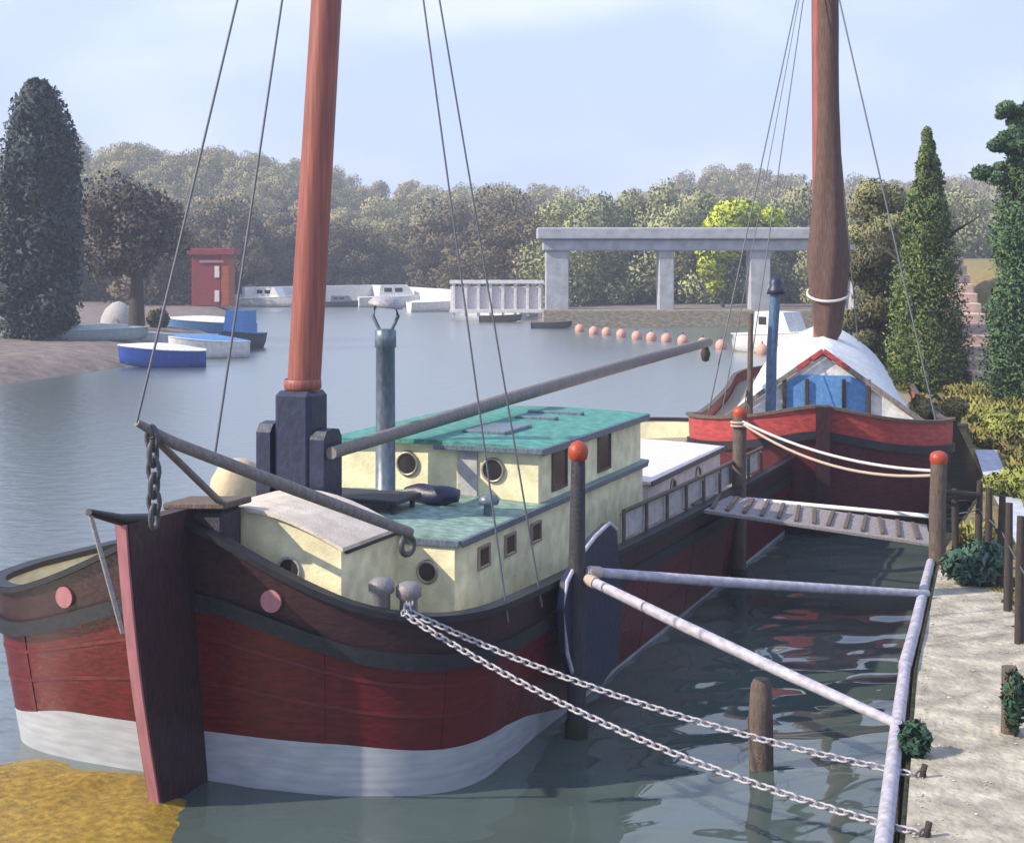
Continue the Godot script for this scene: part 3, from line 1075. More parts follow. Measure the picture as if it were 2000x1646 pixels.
func make_barge() -> void:
	var h = {"low": 1.25, "a1": 0.82, "l1": 2.1, "a2": 0.41, "l2": 7.0, "len": 19.0, "top": 2.66, "bw": 2.40, "br": 2.62, "lw": 1.35, "lr": 1.75, "rake": 0.36, "p": 2.8, "s0": 0.92, "off": -0.40, "port": 1.3}
	var t = thing("barge", "large dark red sailing barge with cream cabins and teal wheelhouse roof", "barge", Vector3(-2.818, 0, -13.067), deg_to_rad(-21.7))
	var ry = func(s): return rail_y(h, s)
	var boot = func(s): return 0.06 + 0.42 * (1.0 - smoothstep(1.4, 3.5, s))
	var wl = func(s): return rail_y(h, s) - (0.30 + 0.42 * exp(-s / 1.0))
	var hull = obj("hull", hull_band(h, boot, wl, 8), M.hull_red, t)
	obj("boot_top", hull_band(h, func(_s): return -0.6, boot, 3, 0.004), M.boot, hull)
	obj("bulwark", hull_band(h, wl, ry, 4), M.bulwark, hull)
	obj("inner_bulwark", hull_band(h, func(s): return rail_y(h, s) - 0.6, ry, 2, -0.07), M.cream, hull)
	obj("wale", hull_strake(h, func(s): return wl.call(s) - 0.07, -0.01, 0.07, 0.14), M.wale, hull)
	obj("rail", hull_strake(h, ry, -0.09, 0.06, 0.06), M.wale, hull)
	# stem: a deep blade ahead of the bow
	var st = mb()
	var fr = []
	var bk = []
	for i in 9:
		var y: float = lerp(-0.5, 2.54, i / 8.0)
		var u: float = y / 2.6
		fr.append(Vector2(-(0.22 - 0.50 * u - 0.06 * sin(u * PI)), y))
		bk.append(Vector2(-(1.20 - 0.36 * u), y))
	bk.reverse()
	slab(st, fr + bk, Vector3(-0.40, 0, 0), Vector3(0, 0, 1), Vector3.UP, 0.15)
	obj("stem", st, M.stem, hull)
	var sf = mb()  # pale pink strip painting the sunlit highlight on the stem's front edge
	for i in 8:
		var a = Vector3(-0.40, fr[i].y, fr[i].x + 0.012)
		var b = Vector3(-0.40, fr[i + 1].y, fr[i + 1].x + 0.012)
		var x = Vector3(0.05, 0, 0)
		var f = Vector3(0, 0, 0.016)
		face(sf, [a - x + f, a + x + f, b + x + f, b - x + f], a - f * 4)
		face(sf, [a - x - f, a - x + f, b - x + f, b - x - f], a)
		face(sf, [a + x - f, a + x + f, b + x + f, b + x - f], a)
	obj("stem_highlight", sf, M.pink, hull)
	obj("deck", deck_sheet(h, 0.36), M.deck, t)
	# hawse plates
	for w in [-0.075, 0.055]:
		var s = s_of(h, w)
		var y: float = wl.call(s) + 0.22
		var c = hull_at(h, w, y, 0.012)
		var nn = (hull_at(h, w, y, 0.1) - hull_at(h, w, y)).normalized()
		var d = mb()
		disc(d, c, nn, 0.10, 0.03, 18)
		obj("hawse_plate", d, M.pink, hull)
	# laps of the hull plates
	for f in [0.36, 0.70]:
		obj("plate_lap", hull_strake(h, func(q): return lerp(boot.call(q), wl.call(q), f), -0.004, 0.009, 0.035), M.hull_red, hull)
	for w in [-0.16, 0.10, 0.26, 0.41, 0.47, 0.53, 0.59, 0.65, 0.71, 0.77]:
		var q = s_of(h, w)
		var vl = mb()
		var rows = [[], [], [], []]
		for k in 9:
			var y: float = lerp(boot.call(q), wl.call(q) - 0.07, k / 8.0)
			rows[0].append(hull_at(h, w - 0.0012, y, -0.002))
			rows[1].append(hull_at(h, w - 0.001, y, 0.0075))
			rows[2].append(hull_at(h, w + 0.003, y, 0.0075))
			rows[3].append(hull_at(h, w + 0.0032, y, -0.002))
		sheet(vl, rows)
		obj("plate_butt", vl, M.hull_red, hull)
	# bowsprit iron and its stay
	var bi = mb(true)
	tube(bi, [lp(-0.40, 2.50, 0.2), lp(-0.40, 2.58, -0.3), lp(-0.36, 2.72, -0.78)], [0.06, 0.05, 0.03], 10)
	obj("bow_iron", bi, M.wale, t)
	line_part(t, "bobstay", lp(-0.36, 2.70, -0.76), lp(-0.40, 1.62, -0.27), 0.02, M.galv)

	# fore trunk cabin
	var ft = obj("fore_trunk", cabin_block(-1.05, 0.95, 1.4, 2.16, 0.30, 1.1, 2.25), M.cream, t)
	obj("roof", roof_slab(-1.09, 0.99, 2.165, 0.30, 0.035, 1.05, 2.243), M.sandroof, ft)
	var cm = mb()
	box(cm, lp(0.965, 2.15, 1.7), Vector3(0.05, 0.05, 1.08))
	obj("eave_strip", cm, M.wale, ft)
	porthole(ft, lp(0.42, 1.95, 1.1), Vector3(0, 0, 1), 0.115, M.galv)
	porthole(ft, lp(-0.5, 1.95, 1.1), Vector3(0, 0, 1), 0.115, M.galv)

	# main cabin
	var mc = obj("main_cabin", cabin_block(-1.55, 1.55, 1.1, 2.06, 0.07, 2.25, 8.4), M.cream, t)
	obj("roof", roof_slab(-1.62, 1.62, 2.063, 0.07, 0.045, 2.245, 8.46), M.greenroof, mc)
	var ed = mb()
	box(ed, lp(1.63, 2.07, 5.3), Vector3(0.03, 0.07, 6.1))
	box(ed, lp(1.3, 2.07, 2.23), Vector3(0.62, 0.07, 0.03))
	obj("roof_edge", ed, M.bluegrey, mc)
	porthole(mc, lp(1.27, 1.78, 2.25), Vector3(0, 0, 1), 0.10, M.brass, 1.2)
	for s in [2.95, 3.65, 4.4]:
		framed_pane(mc, "window", lp(1.55, 1.82, s), Vector3.RIGHT, 0.24, 0.17, M.brownglass, M.brass)
	for s in [2.95, 3.65, 4.4]:
		framed_pane(mc, "window", lp(-1.55, 1.82, s), Vector3.LEFT, 0.24, 0.17, M.brownglass, M.brass)

	# wheelhouse
	var wh = obj("wheelhouse", cabin_block(-0.95, 1.55, 2.05, 2.67, 0.03, 4.5, 8.3), M.cream, t)
	obj("roof", roof_slab(-1.03, 1.63, 2.673, 0.04, 0.05, 4.40, 8.42), M.tealroof, wh)
	var we = mb()
	box(we, lp(1.64, 2.68, 6.4), Vector3(0.025, 0.08, 4.0))
	box(we, lp(1.0, 2.69, 4.385), Vector3(1.3, 0.06, 0.025))
	obj("roof_edge", we, M.bluegrey, wh)
	porthole(wh, lp(1.02, 2.45, 4.5), Vector3(0, 0, 1), 0.125, M.brass)
	porthole(wh, lp(-0.02, 2.47, 4.5), Vector3(0, 0, 1), 0.125, M.brass, 1.2)
	var dr = mb()
	box(dr, lp(0.72, 2.38, 4.49), Vector3(0.24, 0.56, 0.03), Basis.IDENTITY, 0.006)
	obj("door", dr, M.greycanvas, wh)
	for s in [5.15, 6.75]:
		framed_pane(wh, "window", lp(1.55, 2.42, s), Vector3.RIGHT, 0.42, 0.42, M.brownglass, M.oldwood)
	for s in [[5.6, 0.55, 0.85], [6.9, 0.55, 0.12], [7.6, 0.75, 0.12]]:
		var rb = mb()
		box(rb, lp(0.62, 2.765, s[0]), Vector3(s[1], 0.06, s[2]))
		obj("roof_batten", rb, M.bluegrey, wh)

	# things fixed on the roofs
	var sk = mb()
	box(sk, lp(0.12, 2.29, 3.25), Vector3(0.95, 0.05, 0.62))
	var skl = obj("skylight", sk, M.pile, t)
	for e in [[-0.28, 3.02], [0.52, 3.02], [-0.28, 3.48], [0.52, 3.48]]:
		var lg = mb()
		box(lg, lp(e[0], 2.20, e[1]), Vector3(0.05, 0.16, 0.05))
		obj("leg", lg, M.pile, skl)
	var bd = mb(true)
	var bpts = []
	var brad = []
	for i in 11:
		var u = i / 10.0
		bpts.append(lp(0.30 + u * 0.62, 2.255 + 0.015 * sin(u * 9.0), 3.78 + 0.02 * sin(u * 7.0)))
		brad.append(0.12 * pow(sin(clamp(u, 0.06, 0.94) * PI), 0.35) * (1.0 + 0.07 * sin(u * 31.0)))
	tube(bd, bpts, brad, 14)
	obj("sail_bundle", bd, M.navy, t)
	var vt = mb(true)
	lathe(vt, [Vector2(0.055, 0), Vector2(0.05, 0.12), Vector2(0.10, 0.13), Vector2(0.115, 0.17), Vector2(0.09, 0.215), Vector2(0.0, 0.235)], 16, Transform3D(Basis.IDENTITY, lp(1.36, 2.11, 3.55)))
	obj("mushroom_vent", vt, M.bluegrey, t)
	# rounded beige cover left of the mast
	var bc = mb(true)
	lathe(bc, [Vector2(0.36, 0), Vector2(0.35, 0.2), Vector2(0.31, 0.38), Vector2(0.22, 0.52), Vector2(0.1, 0.58), Vector2(0, 0.59)], 20, Transform3D(Basis.IDENTITY.scaled(Vector3(0.85, 1, 1.0)), lp(-1.30, 2.06, 3.0)), 0.035, 5)
	obj("hatch_hood", bc, M.beige, t)

	# mast in its tabernacle
	var mst = mb(true)
	var m0 = lp(-0.31, 2.15, 2.5)
	var m1 = lp(0.25, 12.4, 2.72)
	tube(mst, [m0, m0.lerp(m1, 0.25), m0.lerp(m1, 0.6), m1], [0.17, 0.168, 0.15, 0.11], 20)
	obj("mast", mst, M.mast, t)
	var tb = mb()
	box(tb, lp(-0.25, 2.77, 2.5), Vector3(0.42, 1.36, 0.40), Basis.IDENTITY, 0.05)
	var tab = obj("tabernacle", tb, M.navy, t)
	for e in [[-0.58, 3.13], [0.03, 3.08]]:
		var ck = mb()
		slab(ck, [Vector2(-0.19, 2.09), Vector2(0.19, 2.09), Vector2(0.19, e[1] - 0.1), Vector2(0.13, e[1] - 0.02), Vector2(0.0, e[1]), Vector2(-0.13, e[1] - 0.02), Vector2(-0.19, e[1] - 0.1)], lp(e[0], 0, 2.5), Vector3(0, 0, 1), Vector3.UP, 0.16)
		obj("cheek", ck, M.navy, tab)
	var bnd = mb(true)
	lathe(bnd, [Vector2(0.18, 0), Vector2(0.19, 0.01), Vector2(0.19, 0.09), Vector2(0.18, 0.1)], 20, Transform3D(Basis.IDENTITY, lp(-0.245, 3.46, 2.52)))
	obj("mast_band", bnd, M.mast, tab)
	# boom, rising a little towards the stern
	var bo = mb(true)
	var b0 = lp(0.165, 2.85, 2.36)
	var b1 = lp(0.03, 3.14, 17.8)
	tube(bo, [b0, b0.lerp(b1, 0.3) + Vector3(0, 0.03, 0), b0.lerp(b1, 0.7) + Vector3(0, 0.03, 0), b1], [0.062, 0.085, 0.095, 0.085], 14)
	var bom = obj("boom", bo, M.spar, t)
	var bk2 = mb(true)
	lathe(bk2, [Vector2(0, -0.28), Vector2(0.07, -0.25), Vector2(0.1, -0.12), Vector2(0.06, 0.0), Vector2(0, 0.02)], 12, Transform3D(Basis.IDENTITY, lp(0.02, 3.05, 17.6)))
	obj("block", bk2, M.darkwood, bom)
	# davit spar over the bow with its strut
	var ds = mb(true)
	var d0 = lp(0.12, 3.47, -0.80)
	var d1 = lp(1.27, 2.22, 1.86)
	tube(ds, [d0, d0.lerp(d1, 0.12) + Vector3(0, -0.045, 0), d0.lerp(d1, 0.5) + Vector3(0, -0.03, 0), d1], [0.03, 0.05, 0.055, 0.05], 12)
	var dv = obj("davit_spar", ds, M.spar, t)
	line_part(dv, "strut", lp(0.17, 3.36, -0.68), lp(-0.05, 2.58, 0.72), 0.032, M.spar)
	var bl = mb(true)
	ring(bl, lp(1.24, 2.10, 1.86), Vector3(1, 0, 0.3).normalized(), 0.085, 0.03, 1.0, 14, 8)
	obj("block", bl, M.iron, dv)
	# stovepipe on the cabin roof
	var sp = mb(true)
	lathe(sp, [Vector2(0.14, 0), Vector2(0.14, 0.03), Vector2(0.112, 0.05), Vector2(0.105, 1.65), Vector2(0.12, 1.66), Vector2(0.12, 1.84), Vector2(0.09, 1.86), Vector2(0, 1.86)], 20, Transform3D(Basis.IDENTITY, lp(-0.10, 2.14, 4.1)))
	var pipe = obj("stovepipe", sp, M.bluegrey, t)
	for s in [-1.0, 1.0]:
		var br = mb(true)
		tube(br, [lp(-0.10 + s * 0.07, 3.98, 4.1), lp(-0.10 + s * 0.155, 4.14, 4.1), lp(-0.10 + s * 0.12, 4.26, 4.1)], [0.022], 8)
		obj("bracket", br, M.bluegrey, pipe)
	var cw = mb(true)
	lathe(cw, [Vector2(0, 0), Vector2(0.19, 0.0), Vector2(0.195, 0.02), Vector2(0.13, 0.09), Vector2(0, 0.12)], 18, Transform3D(Basis(Vector3(0, 0, 1), -0.18), lp(-0.10, 4.25, 4.1)))
	obj("cowl", cw, M.galv, pipe)

	# foredeck hatch
	var hb = mb()
	box(hb, lp(-0.28, 2.05, 0.86), Vector3(0.50, 0.95, 0.34), Basis.IDENTITY, 0.03)
	var hat = obj("fore_hatch", hb, M.pile, t)
	var hl = mb()
	box(hl, lp(-0.28, 2.56, 0.84), Vector3(0.66, 0.06, 0.46), Basis(Vector3(0, 0, 1), 0.06), 0.02)
	obj("lid", hl, M.oldwood, hat)
	# twin bollards by the hawse
	var bolls = []
	for w in [0.165, 0.205]:
		var e = hull_at(h, w, rail_y(h, s_of(h, w)) - 0.18, -0.20)
		bolls.append(e)
		var bb = mb(true)
		lathe(bb, [Vector2(0.11, 0), Vector2(0.085, 0.06), Vector2(0.08, 0.32), Vector2(0.115, 0.35), Vector2(0.115, 0.43), Vector2(0.07, 0.47), Vector2(0, 0.48)], 16, Transform3D(Basis.IDENTITY, e))
		obj("bollard", bb, M.steel, t)
	# standing rigging
	line_part(t, "stay", d0, m1, 0.011, M.wire)
	line_part(t, "stay", lp(0.40, 3.14, -0.1), m1, 0.011, M.wire)
	line_part(t, "shroud", lp(2.22, 1.45, 1.95), m1, 0.010, M.wire)
	line_part(t, "shroud", lp(2.25, 1.42, 2.75), m1, 0.010, M.wire)
	# leeboard on the near side
	var lb = mb()
	var ol = []
	for q in [[3.45, 0.42], [3.12, 0.9], [3.02, 1.35], [3.12, 1.60], [3.5, 1.78], [4.0, 1.90], [4.45, 1.96], [4.7, 1.85], [4.8, 1.4], [4.85, 0.9], [4.75, 0.42], [4.2, 0.32]]:
		ol.append(Vector2(-q[0], q[1]))
	slab(lb, ol, Vector3(2.34, 0, 0), Vector3(0, 0, 1), Vector3.UP, 0.08)
	var lee = obj("leeboard", lb, M.navy, t)
	var le = mb(true)
	var ep = []
	for q in ol.slice(0, 8): ep.append(Vector3(2.375, q.y, q.x))
	tube(le, ep, [0.022], 8)
	obj("edge_band", le, M.palepole, lee)
	# aft cabin
	var ac = obj("aft_cabin", cabin_block(-1.4, 1.45, 1.0, 1.70, 0.05, 9.0, 13.0), M.pinkwhite, t)
	obj("roof", roof_slab(-1.5, 1.52, 1.703, 0.06, 0.04, 8.9, 13.1), M.pinkwhite, ac)
	var aed = mb()
	box(aed, lp(1.535, 1.72, 11.0), Vector3(0.03, 0.07, 4.25))
	obj("roof_edge", aed, M.oldwood, ac)
	for s in [10.2, 11.6]:
		porthole(ac, lp(1.45, 1.48, s), Vector3.RIGHT, 0.12, M.brass)
	# railing with a grey weathercloth
	var rails = []
	for i in 9:
		var s: float = lerp(5.9, 13.2, i / 8.0)
		rails.append(lp(2.08, rail_y(h, s) + 0.42, s))
	var tr = mb(true)
	tube(tr, rails, [0.028], 8)
	var rail = obj("railing", tr, M.oldwood, t)
	for i in 9:
		var s: float = lerp(5.9, 13.2, i / 8.0)
		line_part(rail, "stanchion", lp(2.08, rail_y(h, s) + 0.05, s), lp(2.08, rail_y(h, s) + 0.42, s), 0.024, M.oldwood)
	var wc = mb(true)
	var wg = [[], []]
	for i in 33:
		var s: float = lerp(5.9, 13.2, i / 32.0)
		wg[0].append(lp(2.03, rail_y(h, s) + 0.08, s))
		wg[1].append(lp(2.03 + 0.015 * sin(i * 2.1), rail_y(h, s) + 0.39, s))
	sheet(wc, wg)
	obj("weathercloth", wc, M.greycanvas, rail)

	# chain hanging from the davit
	var hc = thing("davit_chain", "short heavy chain hanging from the spar over the bow", "chain", t.transform * lp(0.16, 2.62, -0.62))
	lay_chain(hc, [Vector3(0, 0.78, 0.08), Vector3(0.01, 0.4, 0.05), Vector3(0, 0.0, 0.0)], 0.13, link_mesh(0.19, 0.022), M.iron)

	# mooring chains to the bank
	var lm = link_mesh(0.10, 0.0095)
	var edge = hull_at(h, 0.205, 1.0, 0.09)
	edge.y = rail_y(h, s_of(h, 0.205)) + 0.075
	var hw: Vector3 = t.transform * edge
	var bol: Vector3 = t.transform * (bolls[1] + Vector3(0, 0.34, 0))
	var k = 0
	for e in [Vector3(3.02, 0.98, -11.3), Vector3(2.74, 0.98, -10.15)]:
		var ch = thing("mooring_chain", ["upper mooring chain from the barge bow to the bank", "lower mooring chain from the barge bow to the bank"][k], "chain", e, 0.0, "mooring chains of the red barge")
		var start = hw + Vector3(-0.06 * k, 0.0, 0.05 * k)
		lay_chain(ch, [bol - e + Vector3(0, 0.02 - 0.03 * k, 0)] + sag(start - e, Vector3(-0.03, 0.0, 0), 0.14 + 0.05 * k, 24), 0.078, lm, M.galv)
		var sk2 = thing("iron_stake", ["iron stake holding the upper mooring chain", "iron stake holding the lower mooring chain"][k], "stake", e - Vector3(0, 0.06, 0), 0.0, "iron stakes on the towpath")
		var s2 = mb(true)
		tube(s2, [Vector3(0, -0.25, 0), Vector3(0.0, 0.05, 0), Vector3(0.02, 0.14, 0)], [0.022, 0.022, 0.024], 8)
		obj("stake", s2, M.darkwood, sk2)
		var s3 = mb(true)
		ring(s3, Vector3(-0.01, 0.06, 0), Vector3(0, 0, 1), 0.035, 0.009, 1.0, 12, 6)
		obj("eye", s3, M.iron, sk2)
		k += 1

func make_second_barge() -> void:
	var h = {"low": 1.36, "a1": 0.30, "l1": 3.5, "a2": 0.60, "l2": 5.0, "len": 18.0, "top": 2.26, "bw": 2.05, "br": 2.36, "lw": 1.6, "lr": 2.0, "rake": 0.35, "p": 2.3, "s0": 0.05, "off": -0.08, "port": 1.0}
	var t = thing("barge", "bright red barge moored bow-on with white tent and furled brown sail", "barge", Vector3(5.35, 0, -26.4), deg_to_rad(-11.5))
	var ry = func(s): return rail_y(h, s)
	var wl = func(s): return rail_y(h, s) - 0.44
	var hull = obj("hull", hull_band(h, func(_s): return 0.28, wl, 5), M.maroon2, t)
	obj("boot_top", hull_band(h, func(_s): return -0.5, func(_s): return 0.28, 2, 0.003), M.wale, hull)
	obj("bulwark", hull_band(h, wl, ry, 4), M.red2, hull)
	obj("wale", hull_strake(h, func(s): return wl.call(s) - 0.10, -0.01, 0.06, 0.14), M.wale, hull)
	obj("rail", hull_strake(h, ry, -0.07, 0.05, 0.05), M.oldwood, hull)
	obj("deck", deck_sheet(h, 0.22), M.deck, t)
	var st = mb()
	var fr = []
	var bk = []
	for i in 7:
		var y: float = lerp(-0.4, 2.26, i / 6.0)
		var s0: float = 0.05 - 0.35 * clamp(y / 2.2, -0.3, 1.1)
		fr.append(Vector2(-(s0 - 0.22), y))
		bk.append(Vector2(-(s0 + 0.15), y))
	bk.reverse()
	slab(st, fr + bk, Vector3.ZERO, Vector3(0, 0, 1), Vector3.UP, 0.24)
	obj("stem", st, M.stem, hull)
	# tent
	var tn = mb(true)
	var g = []
	for i in 13:
		var s: float = lerp(2.6, 10.0, i / 12.0)
		var row = []
		for k in 17:
			var q = k / 8.0 - 1.0
			var top: float = lerp(2.98, 3.22, smoothstep(2.6, 5.5, s))
			var round: float = smoothstep(2.6, 4.5, s)
			var half: float = lerp(2.0, 1.6, round)
			var y: float = lerp(1.0 - abs(q), sqrt(max(0.0, 1.0 - q * q)), round * 0.75)
			row.append(lp(q * half, 1.55 + (top - 1.55) * y + 0.012 * sin(i * 2.0 + k), s))
		g.append(row)
	sheet(tn, g)
	var tent = obj("tent", tn, M.canvas, t)
	var gb = mb()
	slab(gb, [Vector2(-1.95, 1.56), Vector2(1.95, 1.56), Vector2(0, 2.93)], lp(0, 0, 2.66), Vector3.RIGHT, Vector3.UP, 0.02)
	obj("gable", gb, M.canvas, tent)
	var bp = mb()
	slab(bp, [Vector2(-0.72, 1.8), Vector2(0.82, 1.8), Vector2(0.78, 2.42), Vector2(0.5, 2.55), Vector2(-0.45, 2.55), Vector2(-0.68, 2.4)], lp(0, 0, 2.62), Vector3.RIGHT, Vector3.UP, 0.02)
	obj("front_panel", bp, M.blue, tent)
	for b in [-0.72, -0.30, 0.38, 0.84]:
		var pb = mb()
		box(pb, lp(b, 2.12, 2.56), Vector3(0.075, 0.74, 0.05))
		obj("post", pb, M.darkwood, tent)
	for s in [-1.0, 1.0]:
		var rd = mb()
		beam(rd, lp(0, 3.02, 2.54), lp(s * 0.48, 2.68, 2.54), 0.05, 0.10)
		obj("ridge_board", rd, M.red2, tent)
		var rf = mb()
		beam(rf, lp(s * 0.48, 2.68, 2.54), lp(s * 2.0, 1.60, 2.54), 0.05, 0.09)
		obj("rafter", rf, M.spar, tent)
	# mast and furled sail
	var m0 = lp(0.0, 1.6, 5.0)
	var m1 = lp(-0.12, 12.0, 5.0)
	line_part(t, "mast", m0, m1, 0.19, M.mast, 0.13, 18)
	var sl = mb(true)
	lathe(sl, [Vector2(0.16, 3.05), Vector2(0.27, 3.25), Vector2(0.33, 3.7), Vector2(0.40, 4.3), Vector2(0.42, 4.7), Vector2(0.36, 5.3), Vector2(0.30, 5.9), Vector2(0.25, 6.8), Vector2(0.22, 8.0), Vector2(0.205, 9.6), Vector2(0.19, 11.0)], 36, Transform3D(Basis.IDENTITY, lp(0.10, 0, 4.95)), 0.07, 6)
	obj("furled_sail", sl, M.sail, t)
	var rp = mb(true)
	var rpts = []
	for i in 13:
		var a: float = lerp(-0.35, PI + 0.35, i / 12.0)
		rpts.append(lp(0.10 + cos(a) * 0.42, 4.05 - 0.16 * sin(a), 4.95 - sin(a) * 0.42))
	tube(rp, rpts, [0.028], 8)
	obj("sail_tie", rp, M.whiterope, t)
	# stovepipe and staff
	var sp = mb(true)
	tube(sp, [lp(-0.95, 1.85, 1.75), lp(-0.93, 3.0, 1.75), lp(-0.86, 4.15, 1.75)], [0.10, 0.098, 0.095], 16)
	var pipe = obj("stovepipe", sp, M.bluepipe, t)
	var cp = mb(true)
	lathe(cp, [Vector2(0.10, -0.02), Vector2(0.17, -0.02), Vector2(0.14, 0.08), Vector2(0.11, 0.12), Vector2(0.12, 0.2), Vector2(0.05, 0.3), Vector2(0, 0.31)], 14, Transform3D(Basis.IDENTITY, lp(-0.855, 4.12, 1.75)))
	obj("cowl", cp, M.navy, pipe)
	line_part(t, "staff", lp(-1.32, 1.75, 1.5), lp(-1.30, 3.75, 1.5), 0.06, M.oldwood, 0.045, 10)
	# rigging
	line_part(t, "shroud", lp(-2.1, 1.9, 2.0), m1, 0.013, M.wire)
	line_part(t, "shroud", lp(-1.85, 1.85, 1.7), m1, 0.008, M.wire)
	line_part(t, "shroud", lp(-1.42, 1.95, 1.4), m1, 0.011, M.wire)
	line_part(t, "shroud", lp(2.05, 1.68, 2.2), m1, 0.016, M.wire)
	line_part(t, "shroud", lp(0.72, 3.0, 6.2), m1, 0.014, M.wire)

func mooring_post(label: String, at: Vector3, r0: float, r1: float, top: float, cap: Material, body: Material, knob := 1.45) -> Node3D:
	var t = thing("mooring_post", label, "post", at, 0.0, "mooring posts")
	var st = mb(true)
	tube(st, [Vector3(0, -1.2 if at.y < 0.5 else -0.5, 0), Vector3(0.005, top * 0.5, 0), Vector3(0.02, top - 0.13, 0)], [r0, (r0 + r1) * 0.5, r1], 14)
	obj("pile", st, body, t)
	var c = mb(true)
	lathe(c, [Vector2(r1 * 0.9, -0.14), Vector2(r1 * knob * 0.86, -0.12), Vector2(r1 * knob, -0.06), Vector2(r1 * knob * 0.93, 0.0), Vector2(r1 * knob * 0.6, 0.03 + 0.02 * (knob - 1.0)), Vector2(0, 0.045 + 0.05 * (knob - 1.0))], 14, Transform3D(Basis.IDENTITY, Vector3(0.02, top - 0.02, 0)))
	obj("cap", c, cap, t)
	if at.y < 0.5:
		var wd = mb(true)
		lathe(wd, [Vector2(r0 * 1.0, -0.3), Vector2(r0 * 1.1, -0.1), Vector2(r0 * 1.12, 0.05), Vector2(r0 * 1.06, 0.16), Vector2(r0 * 0.9, 0.2)], 16, Transform3D.IDENTITY, 0.05, 5)
		obj("weed_band", wd, M.weed, t)
	return t

func make_moorings() -> void:
	mooring_post("tall dark post with a red knob beside the barge's leeboard", Vector3(0.64, 0, -15.3), 0.105, 0.07, 2.92, M.redcap, M.pile)
	mooring_post("brown post with a red top at the left end of the gangplank", Vector3(3.36, 0, -22.75), 0.115, 0.10, 2.55, M.redcap, M.oldwood, 1.1)
	mooring_post("brown post with an orange top at the bank end of the gangplank", Vector3(5.36, 0.9, -19.35), 0.11, 0.10, 1.42, M.redcap, M.oldwood, 1.15)
	# broken-off pile in the water
	var t = thing("pile_stump", "short dark pile stump standing in the water below the long pole", "stump", Vector3(2.34, 0, -14.4))
	var st = mb(true)
	tube(st, [Vector3(0.02, -1.0, 0), Vector3(0, 0.0, 0), Vector3(-0.01, 0.42, 0), Vector3(0.0, 0.78, 0), Vector3(0.0, 0.84, 0)], [0.12, 0.115, 0.12, 0.10, 0.07], 14)
	obj("pile", st, M.oldwood, t)
	# stand-off poles from the tall post to the bank
	var po = Vector3(0.74, 1.66, -15.28)
	var k = 0
	for e in [Vector3(4.66, 1.02, -17.2), Vector3(3.16, 1.0, -12.4)]:
		var p = thing("fender_pole", ["pale pole running level from the tall post to the bank", "pale pole slanting down from the tall post to the near bank"][k], "pole", e, 0.0, "pale poles holding off the barge")
		var s = mb(true)
		var a: Vector3 = po - e - Vector3(0, 0.07 * k, 0)
		tube(s, [a, a * 0.66 + Vector3(0, -0.015, 0), a * 0.33 + Vector3(0, -0.015, 0), Vector3.ZERO], [0.05, 0.055, 0.052, 0.04], 12)
		obj("pole", s, M.palepole, p)
		var lash = mb(true)
		tube(lash, [a * 0.995, a * 0.965], [0.062], 10)
		obj("lashing", lash, M.rope, p)
		k += 1
	# white bar between the two posts
	var wb = thing("white_bar", "thin white bar between the posts just beyond the gangplank", "bar", Vector3(3.45, 1.22, -22.6))
	line_part(wb, "bar", Vector3.ZERO, Vector3(2.3, 0.02, 1.6), 0.035, M.white, 0.03, 10)
	var wf = mb()
	box(wf, Vector3(2.3, 0.02, 1.6), Vector3(0.09, 0.12, 0.09))
	obj("end_bracket", wf, M.iron, wb)
	# gangplank
	var g = thing("gangplank", "grey wooden gangplank with cleats from the barge to the bank", "gangplank", Vector3(2.45, 1.42, -21.3))
	var e = Vector3(3.15, -0.36, 0.75)
	var ax = e.normalized()
	var wd = Vector3(-ax.z, 0, ax.x).normalized() * -1.0
	if wd.z < 0.0: wd = -wd
	var upv = wd.cross(ax).normalized()
	if upv.y < 0.0: upv = -upv
	var bs = Basis(ax, upv, ax.cross(upv))
	for i in 5:
		var b = mb()
		var off = (i - 2) * 0.292
		box(b, e * 0.5 + wd * off + upv * rng.randf_range(-0.004, 0.004), Vector3(e.length() + rng.randf_range(-0.06, 0.06), 0.05, 0.282), bs, 0.008)
		obj("plank", b, M.greywood, g)
	for i in 14:
		var c = mb()
		box(c, e * ((i + 0.7) / 14.6) + upv * 0.042, Vector3(0.055, 0.034, 1.2 + rng.randf_range(-0.05, 0.05)), bs * Basis(Vector3.UP, rng.randf_range(-0.04, 0.04)), 0.008)
		obj("cleat", c, M.oldwood, g)
	# double mooring rope between the posts
	var a0 = Vector3(3.40, 2.36, -22.68)
	var a1 = Vector3(5.40, 2.10, -19.28)
	for i in 2:
		var r = thing("mooring_rope", ["upper pale rope slung between the two gangplank posts", "lower sagging rope slung between the two gangplank posts"][i], "rope", a0, 0.0, "ropes between the gangplank posts")
		var s = mb(true)
		tube(s, sag(Vector3(0, -0.03 * i, 0.02 * i), a1 - a0 + Vector3(0, -0.04 * i, 0.02 * i), 0.16 + 0.10 * i), [0.02], 8)
		obj("rope", s, [M.whiterope, M.rope][i], r)
		var lp2 = mb(true)
		ring(lp2, Vector3(-0.035, -0.02 - 0.05 * i, -0.06), Vector3.UP, 0.115, 0.02, 1.0, 16, 6)
		obj("loop", lp2, M.rope, r)

